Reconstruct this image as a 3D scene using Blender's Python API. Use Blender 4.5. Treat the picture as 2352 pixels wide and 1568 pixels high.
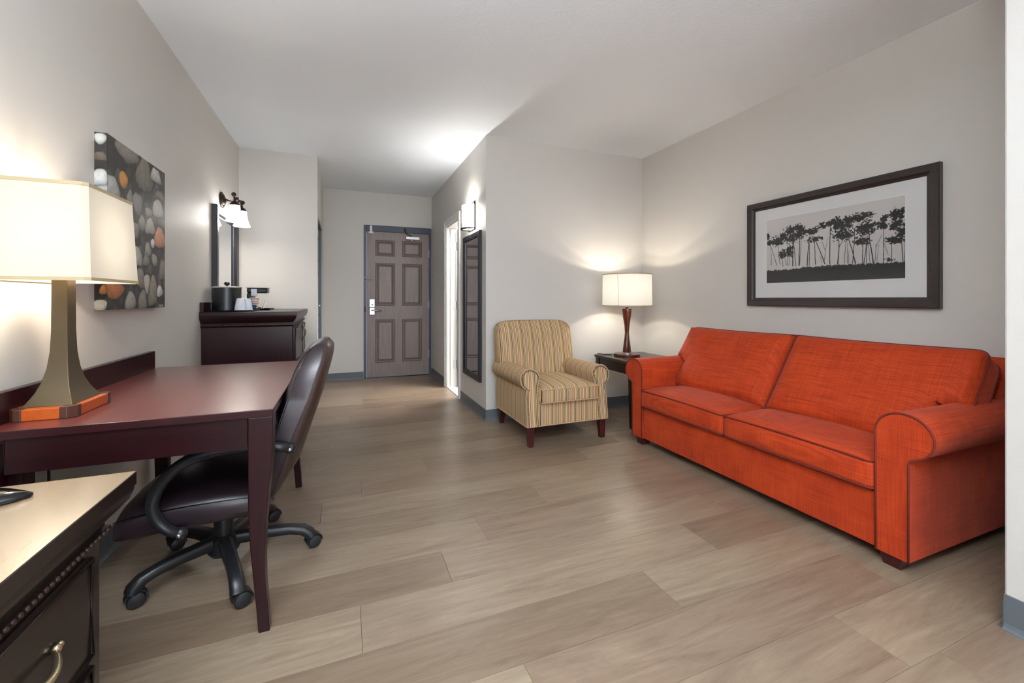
import bpy, math, random
import numpy as np
from mathutils import Vector, Matrix, noise

for o in list(bpy.data.objects):
    bpy.data.objects.remove(o)
SC = bpy.context.scene
COL = SC.collection
R = math.radians
random.seed(7)

# ------------------------------------------------------------------ camera, light, exposure
CAM_H, FPX, YAW, HORIZON = 1.08, 970.0, 21.7, 686.0
cam = bpy.data.cameras.new('camera')
cam.sensor_width = 36.0
cam.lens = 36.0 * FPX / 2352.0
cam.shift_y = -(1568 / 2 - HORIZON) / 2352.0
cam.clip_start = 0.02
cam_o = bpy.data.objects.new('camera', cam)
cam_o.location = (0, 0, CAM_H)
cam_o.rotation_euler = (R(90), 0, -R(YAW))
COL.objects.link(cam_o)
SC.camera = cam_o

SC.view_settings.view_transform = 'Standard'
SC.view_settings.look = 'None'
SC.view_settings.gamma = 1.0
SC.view_settings.use_curve_mapping = False
SC.view_settings.exposure = 0.78
SC.cycles.use_denoising = True
SC.cycles.max_bounces = 10
SC.cycles.diffuse_bounces = 6
SC.cycles.sample_clamp_indirect = 6.0
SC.cycles.caustics_reflective = False
SC.cycles.caustics_refractive = False

world = bpy.data.worlds.new('world')
SC.world = world
world.use_nodes = True
world.node_tree.nodes['Background'].inputs[0].default_value = (0.75, 0.85, 1.0, 1)
world.node_tree.nodes['Background'].inputs[1].default_value = 1.0


def light(name, kind, loc, energy, color=(1, 1, 1), size=0.1, size_y=None, rot=(0, 0, 0), **kw):
    l = bpy.data.lights.new(name, kind)
    l.energy = energy
    l.color = color
    if kind == 'AREA':
        l.size = size
        if size_y:
            l.shape = 'RECTANGLE'
            l.size_y = size_y
    else:
        l.shadow_soft_size = size
    for k, v in kw.items():
        setattr(l, k, v)
    o = bpy.data.objects.new(name, l)
    o.location = loc
    o.rotation_euler = rot
    COL.objects.link(o)
    return o


WARM = (1.0, 0.88, 0.70)
# daylight through the bedroom window behind the camera
light('daylight_bedroom_window', 'AREA', (0.4, -3.36, 1.35), 62, (0.88, 0.94, 1.0), 2.6, 1.7, (R(90), 0, 0))
# added uplight behind the camera that washes the ceiling
light('added_ceiling_uplight', 'AREA', (-0.33, -0.30, 1.72), 150, (0.90, 0.96, 1.0), 0.26, 0.26, (R(180), 0, 0), shape='DISK')

light('added_bathroom_fill', 'AREA', (1.75, 4.72, 2.3), 70, (1.0, 0.98, 0.95), 0.6, 0.6, (0, R(35), 0))  # added light with no fixture, aimed through the doorway to brighten the hall

# ------------------------------------------------------------------ materials
def srgb(r, g, b):
    return tuple(((c / 255) / 12.92 if c / 255 <= 0.04045 else ((c / 255 + 0.055) / 1.055) ** 2.4) for c in (r, g, b)) + (1,)


class NT:
    def __init__(s, name, rough=0.5, metal=0.0, col=(0.8, 0.8, 0.8, 1), spec=0.5):
        s.m = bpy.data.materials.new(name)
        s.m.use_nodes = True
        s.t = s.m.node_tree
        s.b = s.t.nodes['Principled BSDF']
        s.b.inputs['Roughness'].default_value = rough
        s.b.inputs['Metallic'].default_value = metal
        s.b.inputs['Base Color'].default_value = col
        s.b.inputs['Specular IOR Level'].default_value = spec

    def n(s, kind, **kw):
        x = s.t.nodes.new('ShaderNode' + kind)
        for k, v in kw.items():
            if hasattr(x, k) and k not in ('Scale',):
                setattr(x, k, v)
            else:
                x.inputs[k].default_value = v
        return x

    def l(s, a, b):
        s.t.links.new(a, b)

    def coords(s, scale=(1, 1, 1), which='Object', loc=None):
        tc = s.n('TexCoord')
        mp = s.n('Mapping')
        mp.inputs['Scale'].default_value = scale
        s.l(tc.outputs[which], mp.inputs['Vector'])
        if loc is not None:
            s.l(loc, mp.inputs['Location'])
        return mp.outputs[0]

    def noise(s, vec, scale, detail=4, rough=0.5, dist=0.0):
        x = s.n('TexNoise')
        x.inputs['Scale'].default_value = scale
        x.inputs['Detail'].default_value = detail
        x.inputs['Roughness'].default_value = rough
        x.inputs['Distortion'].default_value = dist
        s.l(vec, x.inputs['Vector'])
        return x.outputs['Fac']

    def ramp(s, fac, stops, interp='LINEAR'):
        x = s.n('ValToRGB')
        x.color_ramp.interpolation = interp
        el = x.color_ramp.elements
        while len(el) < len(stops):
            el.new(0.5)
        for e, (p, c) in zip(el, stops):
            e.position = p
            e.color = c
        s.l(fac, x.inputs[0])
        return x.outputs[0]

    def mix(s, fac, a, b, blend='MIX'):
        x = s.n('Mix')
        x.data_type = 'RGBA'
        x.blend_type = blend
        for sock, v in ((x.inputs[0], fac), (x.inputs[6], a), (x.inputs[7], b)):
            if hasattr(v, 'links') or hasattr(v, 'is_linked'):
                s.l(v, sock)
            else:
                sock.default_value = v
        return x.outputs[2]

    def math(s, op, a, b=None, c=None):
        x = s.n('Math')
        x.operation = op
        for i, v in enumerate((a, b, c)):
            if v is None:
                continue
            if hasattr(v, 'is_linked'):
                s.l(v, x.inputs[i])
            else:
                x.inputs[i].default_value = v
        return x.outputs[0]

    def bump(s, h, strength=0.2, dist=0.01):
        x = s.n('Bump')
        x.inputs['Strength'].default_value = strength
        x.inputs['Distance'].default_value = dist
        s.l(h, x.inputs['Height'])
        s.l(x.outputs[0], s.b.inputs['Normal'])

    def base(s, c):
        s.l(c, s.b.inputs['Base Color'])


def plain(name, rgb, rough=0.5, metal=0.0, spec=0.5):
    return NT(name, rough, metal, srgb(*rgb), spec).m


def wall_mat(name, rgb, rough, bump_s, scale=90, strength=0.25):
    t = NT(name, rough, col=srgb(*rgb))
    v = t.coords()
    n1 = t.noise(v, scale, 3, 0.6)
    n2 = t.noise(v, 1.3, 2)
    c = t.mix(n2, srgb(*[x * 0.985 for x in rgb]), srgb(*[min(255, x * 1.01) for x in rgb]))
    t.base(c)
    t.bump(n1, strength, bump_s)
    return t.m


def wood_mat(name, dark, light_, rough=0.3, axis='X', fine=1.0, coat=0.0):
    t = NT(name, rough, spec=0.32 if name.startswith('dark_cherry') else 0.5)
    sc = {'X': (1.5, 22, 22), 'Y': (22, 1.5, 22), 'Z': (22, 22, 1.5)}[axis]
    v = t.coords(sc)
    n1 = t.noise(v, 2.0 * fine, 6, 0.6, 0.4)
    n2 = t.noise(v, 9.0 * fine, 3, 0.5)
    f = t.math('ADD', t.math('MULTIPLY', n1, 0.7), t.math('MULTIPLY', n2, 0.3))
    t.base(t.ramp(f, [(0.3, srgb(*dark)), (0.7, srgb(*light_))]))
    t.bump(n2, 0.05, 0.002)
    t.b.inputs['Coat Weight'].default_value = coat
    t.b.inputs['Coat Roughness'].default_value = 0.25
    return t.m


M = {}
M['wall'] = wall_mat('painted_wall', (200, 196, 191), 0.5, 0.0012, 130, 0.35)
M['ceiling'] = wall_mat('textured_ceiling', (231, 237, 243), 0.75, 0.004, 60, 0.35)
M['white'] = plain('white_trim_paint', (222, 220, 216), 0.4)
M['navy'] = plain('navy_door_frame_paint', (50, 60, 76), 0.4)
M['greyblue'] = plain('blue_grey_door_paint', (96, 108, 120), 0.4)
M['bathdoor'] = plain('bath_door_paint', (134, 142, 150), 0.4)
M['vinyl'] = plain('grey_vinyl_base', (88, 93, 98), 0.45)
M['cherry'] = wood_mat('dark_cherry_wood', (22, 7, 10), (38, 13, 16), 0.28, 'X')
M['cherry_y'] = wood_mat('dark_cherry_wood_long', (30, 10, 13), (50, 17, 20), 0.28, 'Y')
M['cherry_top'] = wood_mat('cherry_desk_top', (76, 30, 29), (98, 41, 38), 0.30, 'Y', 1.3, 0.5)
M['cherry_z'] = wood_mat('dark_cherry_upright', (24, 8, 12), (42, 14, 18), 0.28, 'Z')
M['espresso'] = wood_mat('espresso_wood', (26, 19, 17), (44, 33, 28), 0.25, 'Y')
M['espresso_top_glow'] = wood_mat('espresso_wood_painted_glow', (128, 106, 80), (150, 126, 96), 0.24, 'Y', 1.3, 1.0)  # pale tan stands in for lamp glow reflected in the dark top
M['espresso_top_glow'].node_tree.nodes['Principled BSDF'].inputs['Coat IOR'].default_value = 2.4
M['espresso_dark'] = wood_mat('espresso_table_top', (40, 30, 27), (60, 46, 40), 0.28, 'Y', 1.3)
M['leg_wood'] = wood_mat('mahogany_leg', (44, 12, 14), (72, 22, 22), 0.3, 'Z')
M['bead'] = plain('carved_bead', (56, 38, 31), 0.25)
M['walnut'] = wood_mat('walnut_lamp', (58, 24, 14), (98, 46, 28), 0.22, 'Z')
M['bronze'] = plain('oiled_bronze', (58, 46, 42), 0.32, 0.85)
M['iron'] = plain('dark_iron', (44, 34, 30), 0.45, 0.6)
M['lampmetal'] = plain('brushed_taupe_metal', (86, 74, 56), 0.38, 0.7)
M['lampwood'] = wood_mat('orange_wood', (150, 64, 16), (176, 80, 24), 0.28, 'Y')
M['lampcorner'] = plain('dark_corner_block', (66, 36, 26), 0.35)
M['silver'] = plain('satin_steel', (190, 192, 196), 0.28, 0.9)
M['brass'] = plain('pale_brass', (196, 180, 150), 0.25, 0.95)
M['oldbrass'] = plain('dull_brass', (134, 118, 100), 0.32, 0.9)
M['black'] = plain('black_plastic', (20, 21, 24), 0.32)
M['blackmat'] = plain('black_moulded_nylon', (24, 25, 28), 0.38)
M['caster'] = plain('caster_rubber', (30, 31, 34), 0.42)
M['gloss'] = plain('piano_black', (10, 11, 14), 0.08)
M['mirror'] = plain('mirror_silver', (235, 238, 240), 0.02, 1.0)
M['frame'] = plain('charcoal_frame', (30, 29, 36), 0.35)
M['picframe'] = wood_mat('dark_brown_frame', (38, 30, 30), (54, 43, 42), 0.35, 'Y')
M['mat'] = plain('mat_board', (216, 217, 218), 0.7)
M['bevelcut'] = plain('mat_bevel', (222, 222, 220), 0.6)
M['bluesachet'] = plain('blue_paper', (38, 66, 112), 0.5)
M['paper'] = plain('white_paper', (226, 224, 222), 0.6)
M['doorcloser'] = plain('aluminium', (196, 198, 200), 0.35, 0.6)

# entry door: grey-brown grained skin
t = NT('grained_taupe_door', 0.42)
v = t.coords((60, 60, 2.2))
n = t.noise(v, 1.6, 5, 0.6)
t.base(t.ramp(n, [(0.3, srgb(118, 104, 100)), (0.7, srgb(140, 126, 121))]))
t.bump(n, 0.15, 0.002)
M['door'] = t.m
M['doorgroove'] = plain('door_panel_groove', (116, 101, 92), 0.5)

# leather
t = NT('brown_black_leather', 0.33, col=srgb(36, 25, 31), spec=0.6)
v = t.coords()
vo = t.n('TexVoronoi'); vo.inputs['Scale'].default_value = 420; t.l(v, vo.inputs['Vector'])
t.bump(vo.outputs['Distance'], 0.10, 0.001)
M['leather'] = t.m
t = NT('brown_back_shell_leather', 0.38, col=srgb(52, 36, 31), spec=0.5)
v = t.coords()
vo = t.n('TexVoronoi'); vo.inputs['Scale'].default_value = 420; t.l(v, vo.inputs['Vector'])
t.bump(vo.outputs['Distance'], 0.08, 0.001)
M['leather_back'] = t.m

# slubby orange linen
t = NT('orange_red_linen', 0.75, spec=0.25)
fs = None
for sc in ((5, 5, 330), (5, 330, 5), (330, 5, 5)):
    f = t.noise(t.coords(sc), 1.0, 2, 0.6)
    fs = f if fs is None else t.math('ADD', fs, f)
fs = t.math('DIVIDE', fs, 3.0)
big = t.noise(t.coords((1, 1, 1)), 2.2, 2)
c = t.ramp(fs, [(0.34, srgb(122, 32, 6)), (0.48, srgb(164, 49, 7)), (0.62, srgb(190, 68, 17))])
c = t.mix(t.math('MULTIPLY', big, 0.25), c, srgb(156, 48, 20))
t.base(c)
t.b.inputs['Sheen Weight'].default_value = 0.12
t.b.inputs['Sheen Tint'].default_value = (1.0, 0.55, 0.5, 1)
t.bump(fs, 0.5, 0.0015)
M['linen'] = t.m
M['piping'] = plain('dark_red_piping', (104, 24, 9), 0.8)


# armchair stripes
def stripes(name, axis, per=0.098, off=0.0, lean=0.0):
    t = NT(name, 0.8, spec=0.2)
    tc = t.n('TexCoord')
    sep = t.n('SeparateXYZ')
    t.l(tc.outputs['Object'], sep.inputs[0])
    a = sep.outputs['XYZ'.index(axis)]
    wob = t.noise(tc.outputs['Object'], 6, 1)
    if lean: a = t.math('ADD', a, t.math('MULTIPLY', sep.outputs[1], lean))
    a = t.math('ADD', a, t.math('MULTIPLY', wob, 0.004))
    f = t.math('FRACT', t.math('ADD', t.math('DIVIDE', a, per), off))
    tan, gold, blk, org, sage, crm, brn = [srgb(*x) for x in ((198, 170, 130), (202, 160, 104), (46, 38, 42), (172, 104, 70), (148, 138, 110), (202, 184, 154), (100, 76, 64))]
    st = [(0, crm), (.09, blk), (.135, tan), (.22, org), (.27, gold), (.36, crm), (.42, sage), (.53, tan), (.57, blk), (.615, gold), (.71, brn), (.75, crm), (.82, sage), (.90, tan), (.94, org)]
    col = t.ramp(f, st, 'CONSTANT')
    fine = t.noise(t.coords((600, 600, 600)), 1.0, 2)
    col = t.mix(t.math('MULTIPLY', fine, 0.22), col, srgb(120, 96, 70), 'MULTIPLY')
    t.base(col)
    t.bump(fine, 0.3, 0.001)
    return t.m


M['stripe_x'] = stripes('striped_fabric_across', 'X')
M['stripe_y'] = stripes('striped_fabric_along', 'Y', 0.085, 0.3)
M['stripe_xn'] = stripes('striped_fabric_narrow', 'X', 0.090, 0.55)
M['stripe_side'] = stripes('striped_fabric_gusset', 'Y', 0.06, 0.2)
M['rope'] = plain('two_tone_welt', (176, 150, 118), 0.8)
M['nail'] = plain('antique_nailhead', (62, 50, 40), 0.35, 0.6)

# plank floor
t = NT('oak_vinyl_plank', 0.34, spec=0.6)
oi = t.n('ObjectInfo')
cmb = t.n('CombineXYZ')
t.l(t.math('MULTIPLY', oi.outputs['Random'], 37.0), cmb.inputs[0])
t.l(t.math('MULTIPLY', oi.outputs['Random'], 91.0), cmb.inputs[1])
v1 = t.coords((0.8, 7.0, 1.0), loc=cmb.outputs[0])
g1 = t.noise(v1, 1.7, 9, 0.70, 1.9)
v2 = t.coords((9.0, 190.0, 1.0), loc=cmb.outputs[0])
g2 = t.noise(v2, 2.0, 4, 0.6, 0.3)
wv = t.n('TexWave'); wv.wave_type = 'RINGS'; wv.rings_direction = 'Z'
wv.inputs['Scale'].default_value = 2.4
wv.inputs['Distortion'].default_value = 7.0
wv.inputs['Detail'].default_value = 2.5
wv.inputs['Detail Scale'].default_value = 1.2
t.l(t.coords((0.55, 5.0, 1.0), loc=cmb.outputs[0]), wv.inputs['Vector'])
f = t.math('ADD', t.math('MULTIPLY', g1, 0.72), t.math('MULTIPLY', g2, 0.24))
f = t.math('ADD', f, t.math('MULTIPLY', wv.outputs['Fac'], 0.03))
c = t.ramp(f, [(0.30, srgb(106, 92, 78)), (0.45, srgb(132, 115, 98)), (0.58, srgb(146, 130, 112)), (0.72, srgb(162, 146, 128))])
tone = t.ramp(oi.outputs['Random'], [(0.0, srgb(218, 210, 204)), (0.35, srgb(250, 248, 244)), (0.7, srgb(232, 222, 219)), (1.0, srgb(255, 255, 252))])
t.base(t.mix(1.0, c, tone, 'MULTIPLY'))
t.l(t.math('ADD', t.math('MULTIPLY', g2, 0.12), 0.26), t.b.inputs['Roughness'])
t.bump(g2, 0.10, 0.0012)
M['plank'] = t.m
M['subfloor'] = plain('dark_subfloor', (52, 44, 38), 0.9)
M['tile'] = plain('white_bath_tile', (214, 214, 212), 0.3)


def glow(name, rgb, strength, base=(0.9, 0.88, 0.82, 1), rough=0.8, gradient=None):
    t = NT(name, rough, col=base)
    t.b.inputs['Emission Color'].default_value = rgb + (1,)
    t.b.inputs['Emission Strength'].default_value = strength
    return t


def shade_mat(name, centre, rad, s0, s1, rgb=(1.0, 0.86, 0.66)):
    """lit fabric: brightest where the bulb sits closest behind the cloth"""
    t = glow(name, rgb, s0, base=srgb(160, 152, 138))
    geo = t.n('NewGeometry')
    d = t.n('VectorMath'); d.operation = 'DISTANCE'
    t.l(geo.outputs['Position'], d.inputs[0])
    d.inputs[1].default_value = centre
    x = t.math('DIVIDE', d.outputs['Value'], rad)
    x = t.math('POWER', x, -2.0)
    x = t.math('MINIMUM', t.math('MULTIPLY', x, s1), s1 * 1.6)
    weave = t.noise(t.coords((1, 1, 1)), 500, 2)
    x = t.math('MULTIPLY', t.math('ADD', x, s0), t.math('ADD', t.math('MULTIPLY', weave, 0.12), 0.94))
    t.l(x, t.b.inputs['Emission Strength'])
    return t.m


M['shade_trim'] = plain('shade_edge_tape', (176, 158, 122), 0.8)
M['bell_glass'] = glow('lit_bell_glass', (1.0, 0.97, 0.93), 11).m
M['sconce_glass'] = glow('lit_sconce_glass', (1.0, 0.97, 0.92), 16).m

# ------------------------------------------------------------------ geometry helpers
ORG = {}


def link(name, me, mat, parent=None):
    o = bpy.data.objects.new(name, me)
    if mat is not None and not me.materials:
        me.materials.append(mat)
    COL.objects.link(o)
    if parent is not None:
        o.parent = parent
        ORG[o.name] = ORG.get(parent.name, Vector((0, 0, 0)))
    return o


def tag(o, label=None, cat=None, group=None, kind=None):
    if label: o['label'] = label
    if cat: o['category'] = cat
    if group: o['group'] = group
    if kind: o['kind'] = kind
    return o


def thing(name, loc, label, cat, group=None):
    o = bpy.data.objects.new(name, None)
    o.location = loc
    o.empty_display_size = 0.1
    COL.objects.link(o)
    ORG[o.name] = Vector(loc)
    return tag(o, label, cat, group)


class MB:
    def __init__(s):
        s.v = []; s.f = []

    def add(s, vs, fs):
        k = len(s.v)
        s.v += [tuple(x) for x in vs]
        s.f += [tuple(i + k for i in q) for q in fs]
        return s

    def box(s, x0, x1, y0, y1, z0, z1):
        return s.add([(x0, y0, z0), (x1, y0, z0), (x1, y1, z0), (x0, y1, z0), (x0, y0, z1), (x1, y0, z1), (x1, y1, z1), (x0, y1, z1)],
                     [(0, 3, 2, 1), (4, 5, 6, 7), (0, 1, 5, 4), (1, 2, 6, 5), (2, 3, 7, 6), (3, 0, 4, 7)])

    def loft(s, secs, cap0=True, cap1=True, closed=False):
        n = len(secs[0]); vs = [p for q in secs for p in q]; fs = []
        m = len(secs)
        for i in range(m if closed else m - 1):
            a, b = i * n, ((i + 1) % m) * n
            for j in range(n):
                k = (j + 1) % n
                fs.append((a + j, a + k, b + k, b + j))
        if not closed:
            if cap0: fs.append(tuple(reversed(range(n))))
            if cap1: fs.append(tuple(range((m - 1) * n, m * n)))
        return s.add(vs, fs)

    def tube(s, pts, r, n=8, closed=False, flat=1.0):
        pts = [Vector(p) for p in pts]
        m = len(pts)
        rs = r if hasattr(r, '__len__') else [r] * m
        secs = []; up = None
        for i, p in enumerate(pts):
            if closed:
                d = pts[(i + 1) % m] - pts[i - 1]
            else:
                d = pts[min(i + 1, m - 1)] - pts[max(i - 1, 0)]
            d.normalize()
            if up is None:
                up = Vector((0, 0, 1)) if abs(d.z) < 0.9 else Vector((1, 0, 0))
            a = d.cross(up)
            if a.length < 1e-5: a = d.orthogonal()
            a.normalize()
            b = a.cross(d).normalized()
            up = b
            secs.append([p + a * math.cos(2 * math.pi * k / n) * rs[i] + b * math.sin(2 * math.pi * k / n) * rs[i] * flat for k in range(n)])
        return s.loft(secs, closed=closed)

    def lathe(s, c, prof, n=28, axis='Z'):
        secs = []
        for r, h in prof:
            r = max(r, 1e-4)
            q = []
            for k in range(n):
                a = 2 * math.pi * k / n
                x, y = r * math.cos(a), r * math.sin(a)
                if axis == 'Z': q.append((c[0] + x, c[1] + y, c[2] + h))
                elif axis == 'X': q.append((c[0] + h, c[1] + x, c[2] + y))
                else: q.append((c[0] + x, c[1] + h, c[2] - y))
            secs.append(q)
        return s.loft(secs)

    def prism(s, poly, a0, a1, axis='X'):
        """poly of 2-D points; axis X: (y,z)  Y: (x,z)  Z: (x,y)"""
        def P(p, a):
            return {'X': (a, p[0], p[1]), 'Y': (p[0], a, p[1]), 'Z': (p[0], p[1], a)}[axis]
        n = len(poly)
        return s.loft([[P(p, a0) for p in poly], [P(p, a1) for p in poly]])

    def ball(s, c, r, n=10, m=6, sc=(1, 1, 1)):
        secs = []
        for i in range(m + 1):
            t = math.pi * i / m
            rr = max(math.sin(t), 1e-3)
            secs.append([(c[0] + sc[0] * r * rr * math.cos(2 * math.pi * k / n), c[1] + sc[1] * r * rr * math.sin(2 * math.pi * k / n), c[2] - sc[2] * r * math.cos(t)) for k in range(n)])
        return s.loft(secs)

    def done(s, name, mat, parent=None, smooth=False, bevel=0.0, seg=2, subsurf=0, angle=None):
        org = ORG.get(parent.name, Vector((0, 0, 0))) if parent is not None else Vector((0, 0, 0))
        me = bpy.data.meshes.new(name)
        me.from_pydata([(x - org.x, y - org.y, z - org.z) for x, y, z in s.v], [], s.f)
        import bmesh
        bm = bmesh.new(); bm.from_mesh(me)
        bmesh.ops.remove_doubles(bm, verts=bm.verts, dist=1e-6)
        bmesh.ops.recalc_face_normals(bm, faces=bm.faces)
        bm.to_mesh(me); bm.free()
        if smooth:
            if angle is not None:
                me.shade_smooth() if hasattr(me, 'shade_smooth') else None
                me.set_sharp_from_angle(angle=R(angle))
            else:
                me.polygons.foreach_set('use_smooth', [True] * len(me.polygons))
        o = link(name, me, mat, parent)
        if bevel:
            b = o.modifiers.new('bevel', 'BEVEL')
            b.width = bevel; b.segments = seg; b.limit_method = 'ANGLE'; b.angle_limit = R(40)
        if subsurf:
            b = o.modifiers.new('sub', 'SUBSURF'); b.levels = subsurf; b.render_levels = subsurf
        return o


def box(name, x0, x1, y0, y1, z0, z1, mat, parent=None, bevel=0.0, **k):
    return MB().box(x0, x1, y0, y1, z0, z1).done(name, mat, parent, bevel=bevel, **k)


def tube(name, pts, r, mat, parent=None, n=8, closed=False):
    return MB().tube(pts, r, n, closed).done(name, mat, parent, smooth=True)


def lathe(name, c, prof, mat, parent=None, n=28, axis='Z', angle=35):
    return MB().lathe(c, prof, n, axis).done(name, mat, parent, smooth=True, angle=angle)


def struct(o):
    o['kind'] = 'structure'
    return o


def spline(pts, per=6, closed=False):
    pts = [Vector(p) for p in pts]
    n = len(pts); out = []
    rng = range(n) if closed else range(n - 1)
    for i in rng:
        if closed:
            p0, p1, p2, p3 = pts[i - 1], pts[i], pts[(i + 1) % n], pts[(i + 2) % n]
        else:
            p0, p1, p2, p3 = pts[max(i - 1, 0)], pts[i], pts[i + 1], pts[min(i + 2, n - 1)]
        for k in range(per):
            t = k / per
            out.append(0.5 * ((2 * p1) + (p2 - p0) * t + (2 * p0 - 5 * p1 + 4 * p2 - p3) * t * t + (3 * p1 - p0 - 3 * p2 + p3) * t ** 3))
    if not closed: out.append(pts[-1])
    return out


def interp(xs, ys, x):
    return float(np.interp(x, xs, ys))


def rounded_box(name, x0, x1, y0, y1, z0, z1, r, crown, mat, parent, n=16, belly=0.0, wrinkle=0.0, crown_b=0.0):
    """cushion: softly rounded box whose top swells by crown"""
    c = Vector(((x0 + x1) / 2, (y0 + y1) / 2, (z0 + z1) / 2))
    h = Vector(((x1 - x0) / 2, (y1 - y0) / 2, (z1 - z0) / 2))
    mb = MB()

    def mp(p):
        q = Vector([p[i] * h[i] for i in range(3)])
        inner = Vector([max(-h[i] + r, min(h[i] - r, q[i])) for i in range(3)])
        d = q - inner
        if d.length > 1e-9: q = inner + d.normalized() * min(r, max(abs(d[0]), abs(d[1]), abs(d[2])))
        fx, fy, fz = (1 - p[0] ** 2), (1 - p[1] ** 2), (1 - p[2] ** 2)
        q.z += (crown if p[2] > 0 else -crown_b) * max(0, p[2]) ** 1 * (fx ** .6) * (fy ** .6) if p[2] > 0 else 0
        q.x += belly * p[0] * fz * fy
        q.y += belly * p[1] * fz * fx * 0.5
        if wrinkle:
            q.z += wrinkle * (noise.noise(Vector((q.x * 9, q.y * 5, q.z * 3)) + c)) * (p[2] > 0.5)
        return q + c
    ts = [-1 + 2 * k / n for k in range(n + 1)]
    ts = [math.copysign(abs(t) ** 0.75, t) for t in ts]
    for ax in range(3):
        for sg in (-1, 1):
            vs = []; fs = []
            for i in range(n + 1):
                for j in range(n + 1):
                    p = [0, 0, 0]
                    p[ax] = sg; p[(ax + 1) % 3] = ts[i]; p[(ax + 2) % 3] = ts[j]
                    vs.append(mp(p))
            for i in range(n):
                for j in range(n):
                    a = i * (n + 1) + j
                    fs.append((a, a + 1, a + n + 2, a + n + 1))
            mb.add(vs, fs)
    return mb.done(name, mat, parent, smooth=True)


def rect_loop(x0, x1, y0, y1, z, r=0.03, n=4):
    out = []
    for cx, cy, a0 in ((x1 - r, y1 - r, 0), (x0 + r, y1 - r, 90), (x0 + r, y0 + r, 180), (x1 - r, y0 + r, 270)):
        for k in range(n + 1):
            a = R(a0 + 90 * k / n)
            out.append((cx + r * math.cos(a), cy + r * math.sin(a), z))
    # densify
    res = []
    for i, p in enumerate(out):
        q = out[(i + 1) % len(out)]
        d = (Vector(q) - Vector(p)).length
        m = max(1, int(d / 0.06))
        for k in range(m):
            t = k / m
            res.append((p[0] + (q[0] - p[0]) * t, p[1] + (q[1] - p[1]) * t, z))
    return res


# ------------------------------------------------------------------ room shell
XL, XR = -0.93, 2.86
YB = 3.55            # wall behind armchair
XH = 1.165           # right wall of hall
YA, XA = 4.70, -0.25  # alcove wall, closet wall
YD = 6.03            # entry wall
YF = -3.5            # bedroom window wall
ZC = 2.524
W = 0.11

struct(box('wall_left', XL - W, XL, YF, YA + W, 0, ZC, M['wall']))
struct(box('wall_alcove', XL, XA, YA, YA + W, 0, ZC, M['wall']))
mb = MB(); OC0, OC1, OCZ = 4.83, 5.72, 1.94
mb.box(XA - W, XA, YA + W, OC0, 0, ZC).box(XA - W, XA, OC1, YD, 0, ZC).box(XA - W, XA, OC0, OC1, OCZ, ZC)
struct(mb.done('wall_closet', M['wall']))
mb = MB(); DX0, DX1, DZ = 0.25, 1.158, 2.078
mb.box(XA - W, DX0, YD, YD + W, 0, ZC).box(DX1, XH, YD, YD + W, 0, ZC).box(DX0, DX1, YD, YD + W, DZ, ZC)
struct(mb.done('wall_entry', M['wall']))
mb = MB(); B0, B1, BZ = 4.49, 5.08, 1.955
mb.box(XH, XH + W, YB, B0, 0, ZC).box(XH, XH + W, B1, YD + W, 0, ZC).box(XH, XH + W, B0, B1, BZ, ZC)
struct(mb.done('wall_hall', M['wall']))
struct(box('wall_back', XH + W, XR, YB, YB + W, 0, ZC, M['wall']))
struct(box('wall_right', XR, XR + W, YF, YB + W, 0, ZC, M['wall']))
struct(box('wall_stub', 2.012, XR, 0.55, 0.69, 0, ZC, M['wall'], bevel=0.006))
mb = MB(); WX0, WX1, WZ0, WZ1 = -0.6, 2.0, 0.5, 2.2
mb.box(XL - W, WX0, YF - W, YF, 0, ZC).box(WX1, XR + W, YF - W, YF, 0, ZC).box(WX0, WX1, YF - W, YF, 0, WZ0).box(WX0, WX1, YF - W, YF, WZ1, ZC)
struct(mb.done('wall_front', M['wall']))
struct(MB().box(XL - W, XR + W, YF - W, YD + W, ZC, ZC + 0.1).done('ceiling', M['ceiling']))
win = struct(MB().box(WX0, WX1, YF - .08, YF - .03, WZ0, WZ0 + .05).box(WX0, WX1, YF - .08, YF - .03, WZ1 - .05, WZ1).box(WX0, WX0 + .05, YF - .08, YF - .03, WZ0, WZ1).box(WX1 - .05, WX1, YF - .08, YF - .03, WZ0, WZ1).box(.68, .73, YF - .08, YF - .03, WZ0, WZ1).done('window_1', M['white']))

# closet shell and bathroom shell beyond the openings
struct(MB().box(-0.95, XA - W, 5.9, 5.95, 0, ZC).box(-1.0, -0.95, YA + W, 5.95, 0, ZC).done('wall_closet_inner', M['wall']))
struct(MB().box(XH + W, 2.7, 5.6, 5.7, 0, ZC).box(2.6, 2.7, YB + W, 5.6, 0, ZC).done('wall_bathroom', M['wall']))

# floor: sub-floor slab with one object per plank
floor = struct(MB().box(XL - W, XR + W, YF - W, YD + W, -0.06, -0.006).done('floor', M['subfloor']))
PW, PL = 0.2155, 1.447
cache = {}


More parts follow.
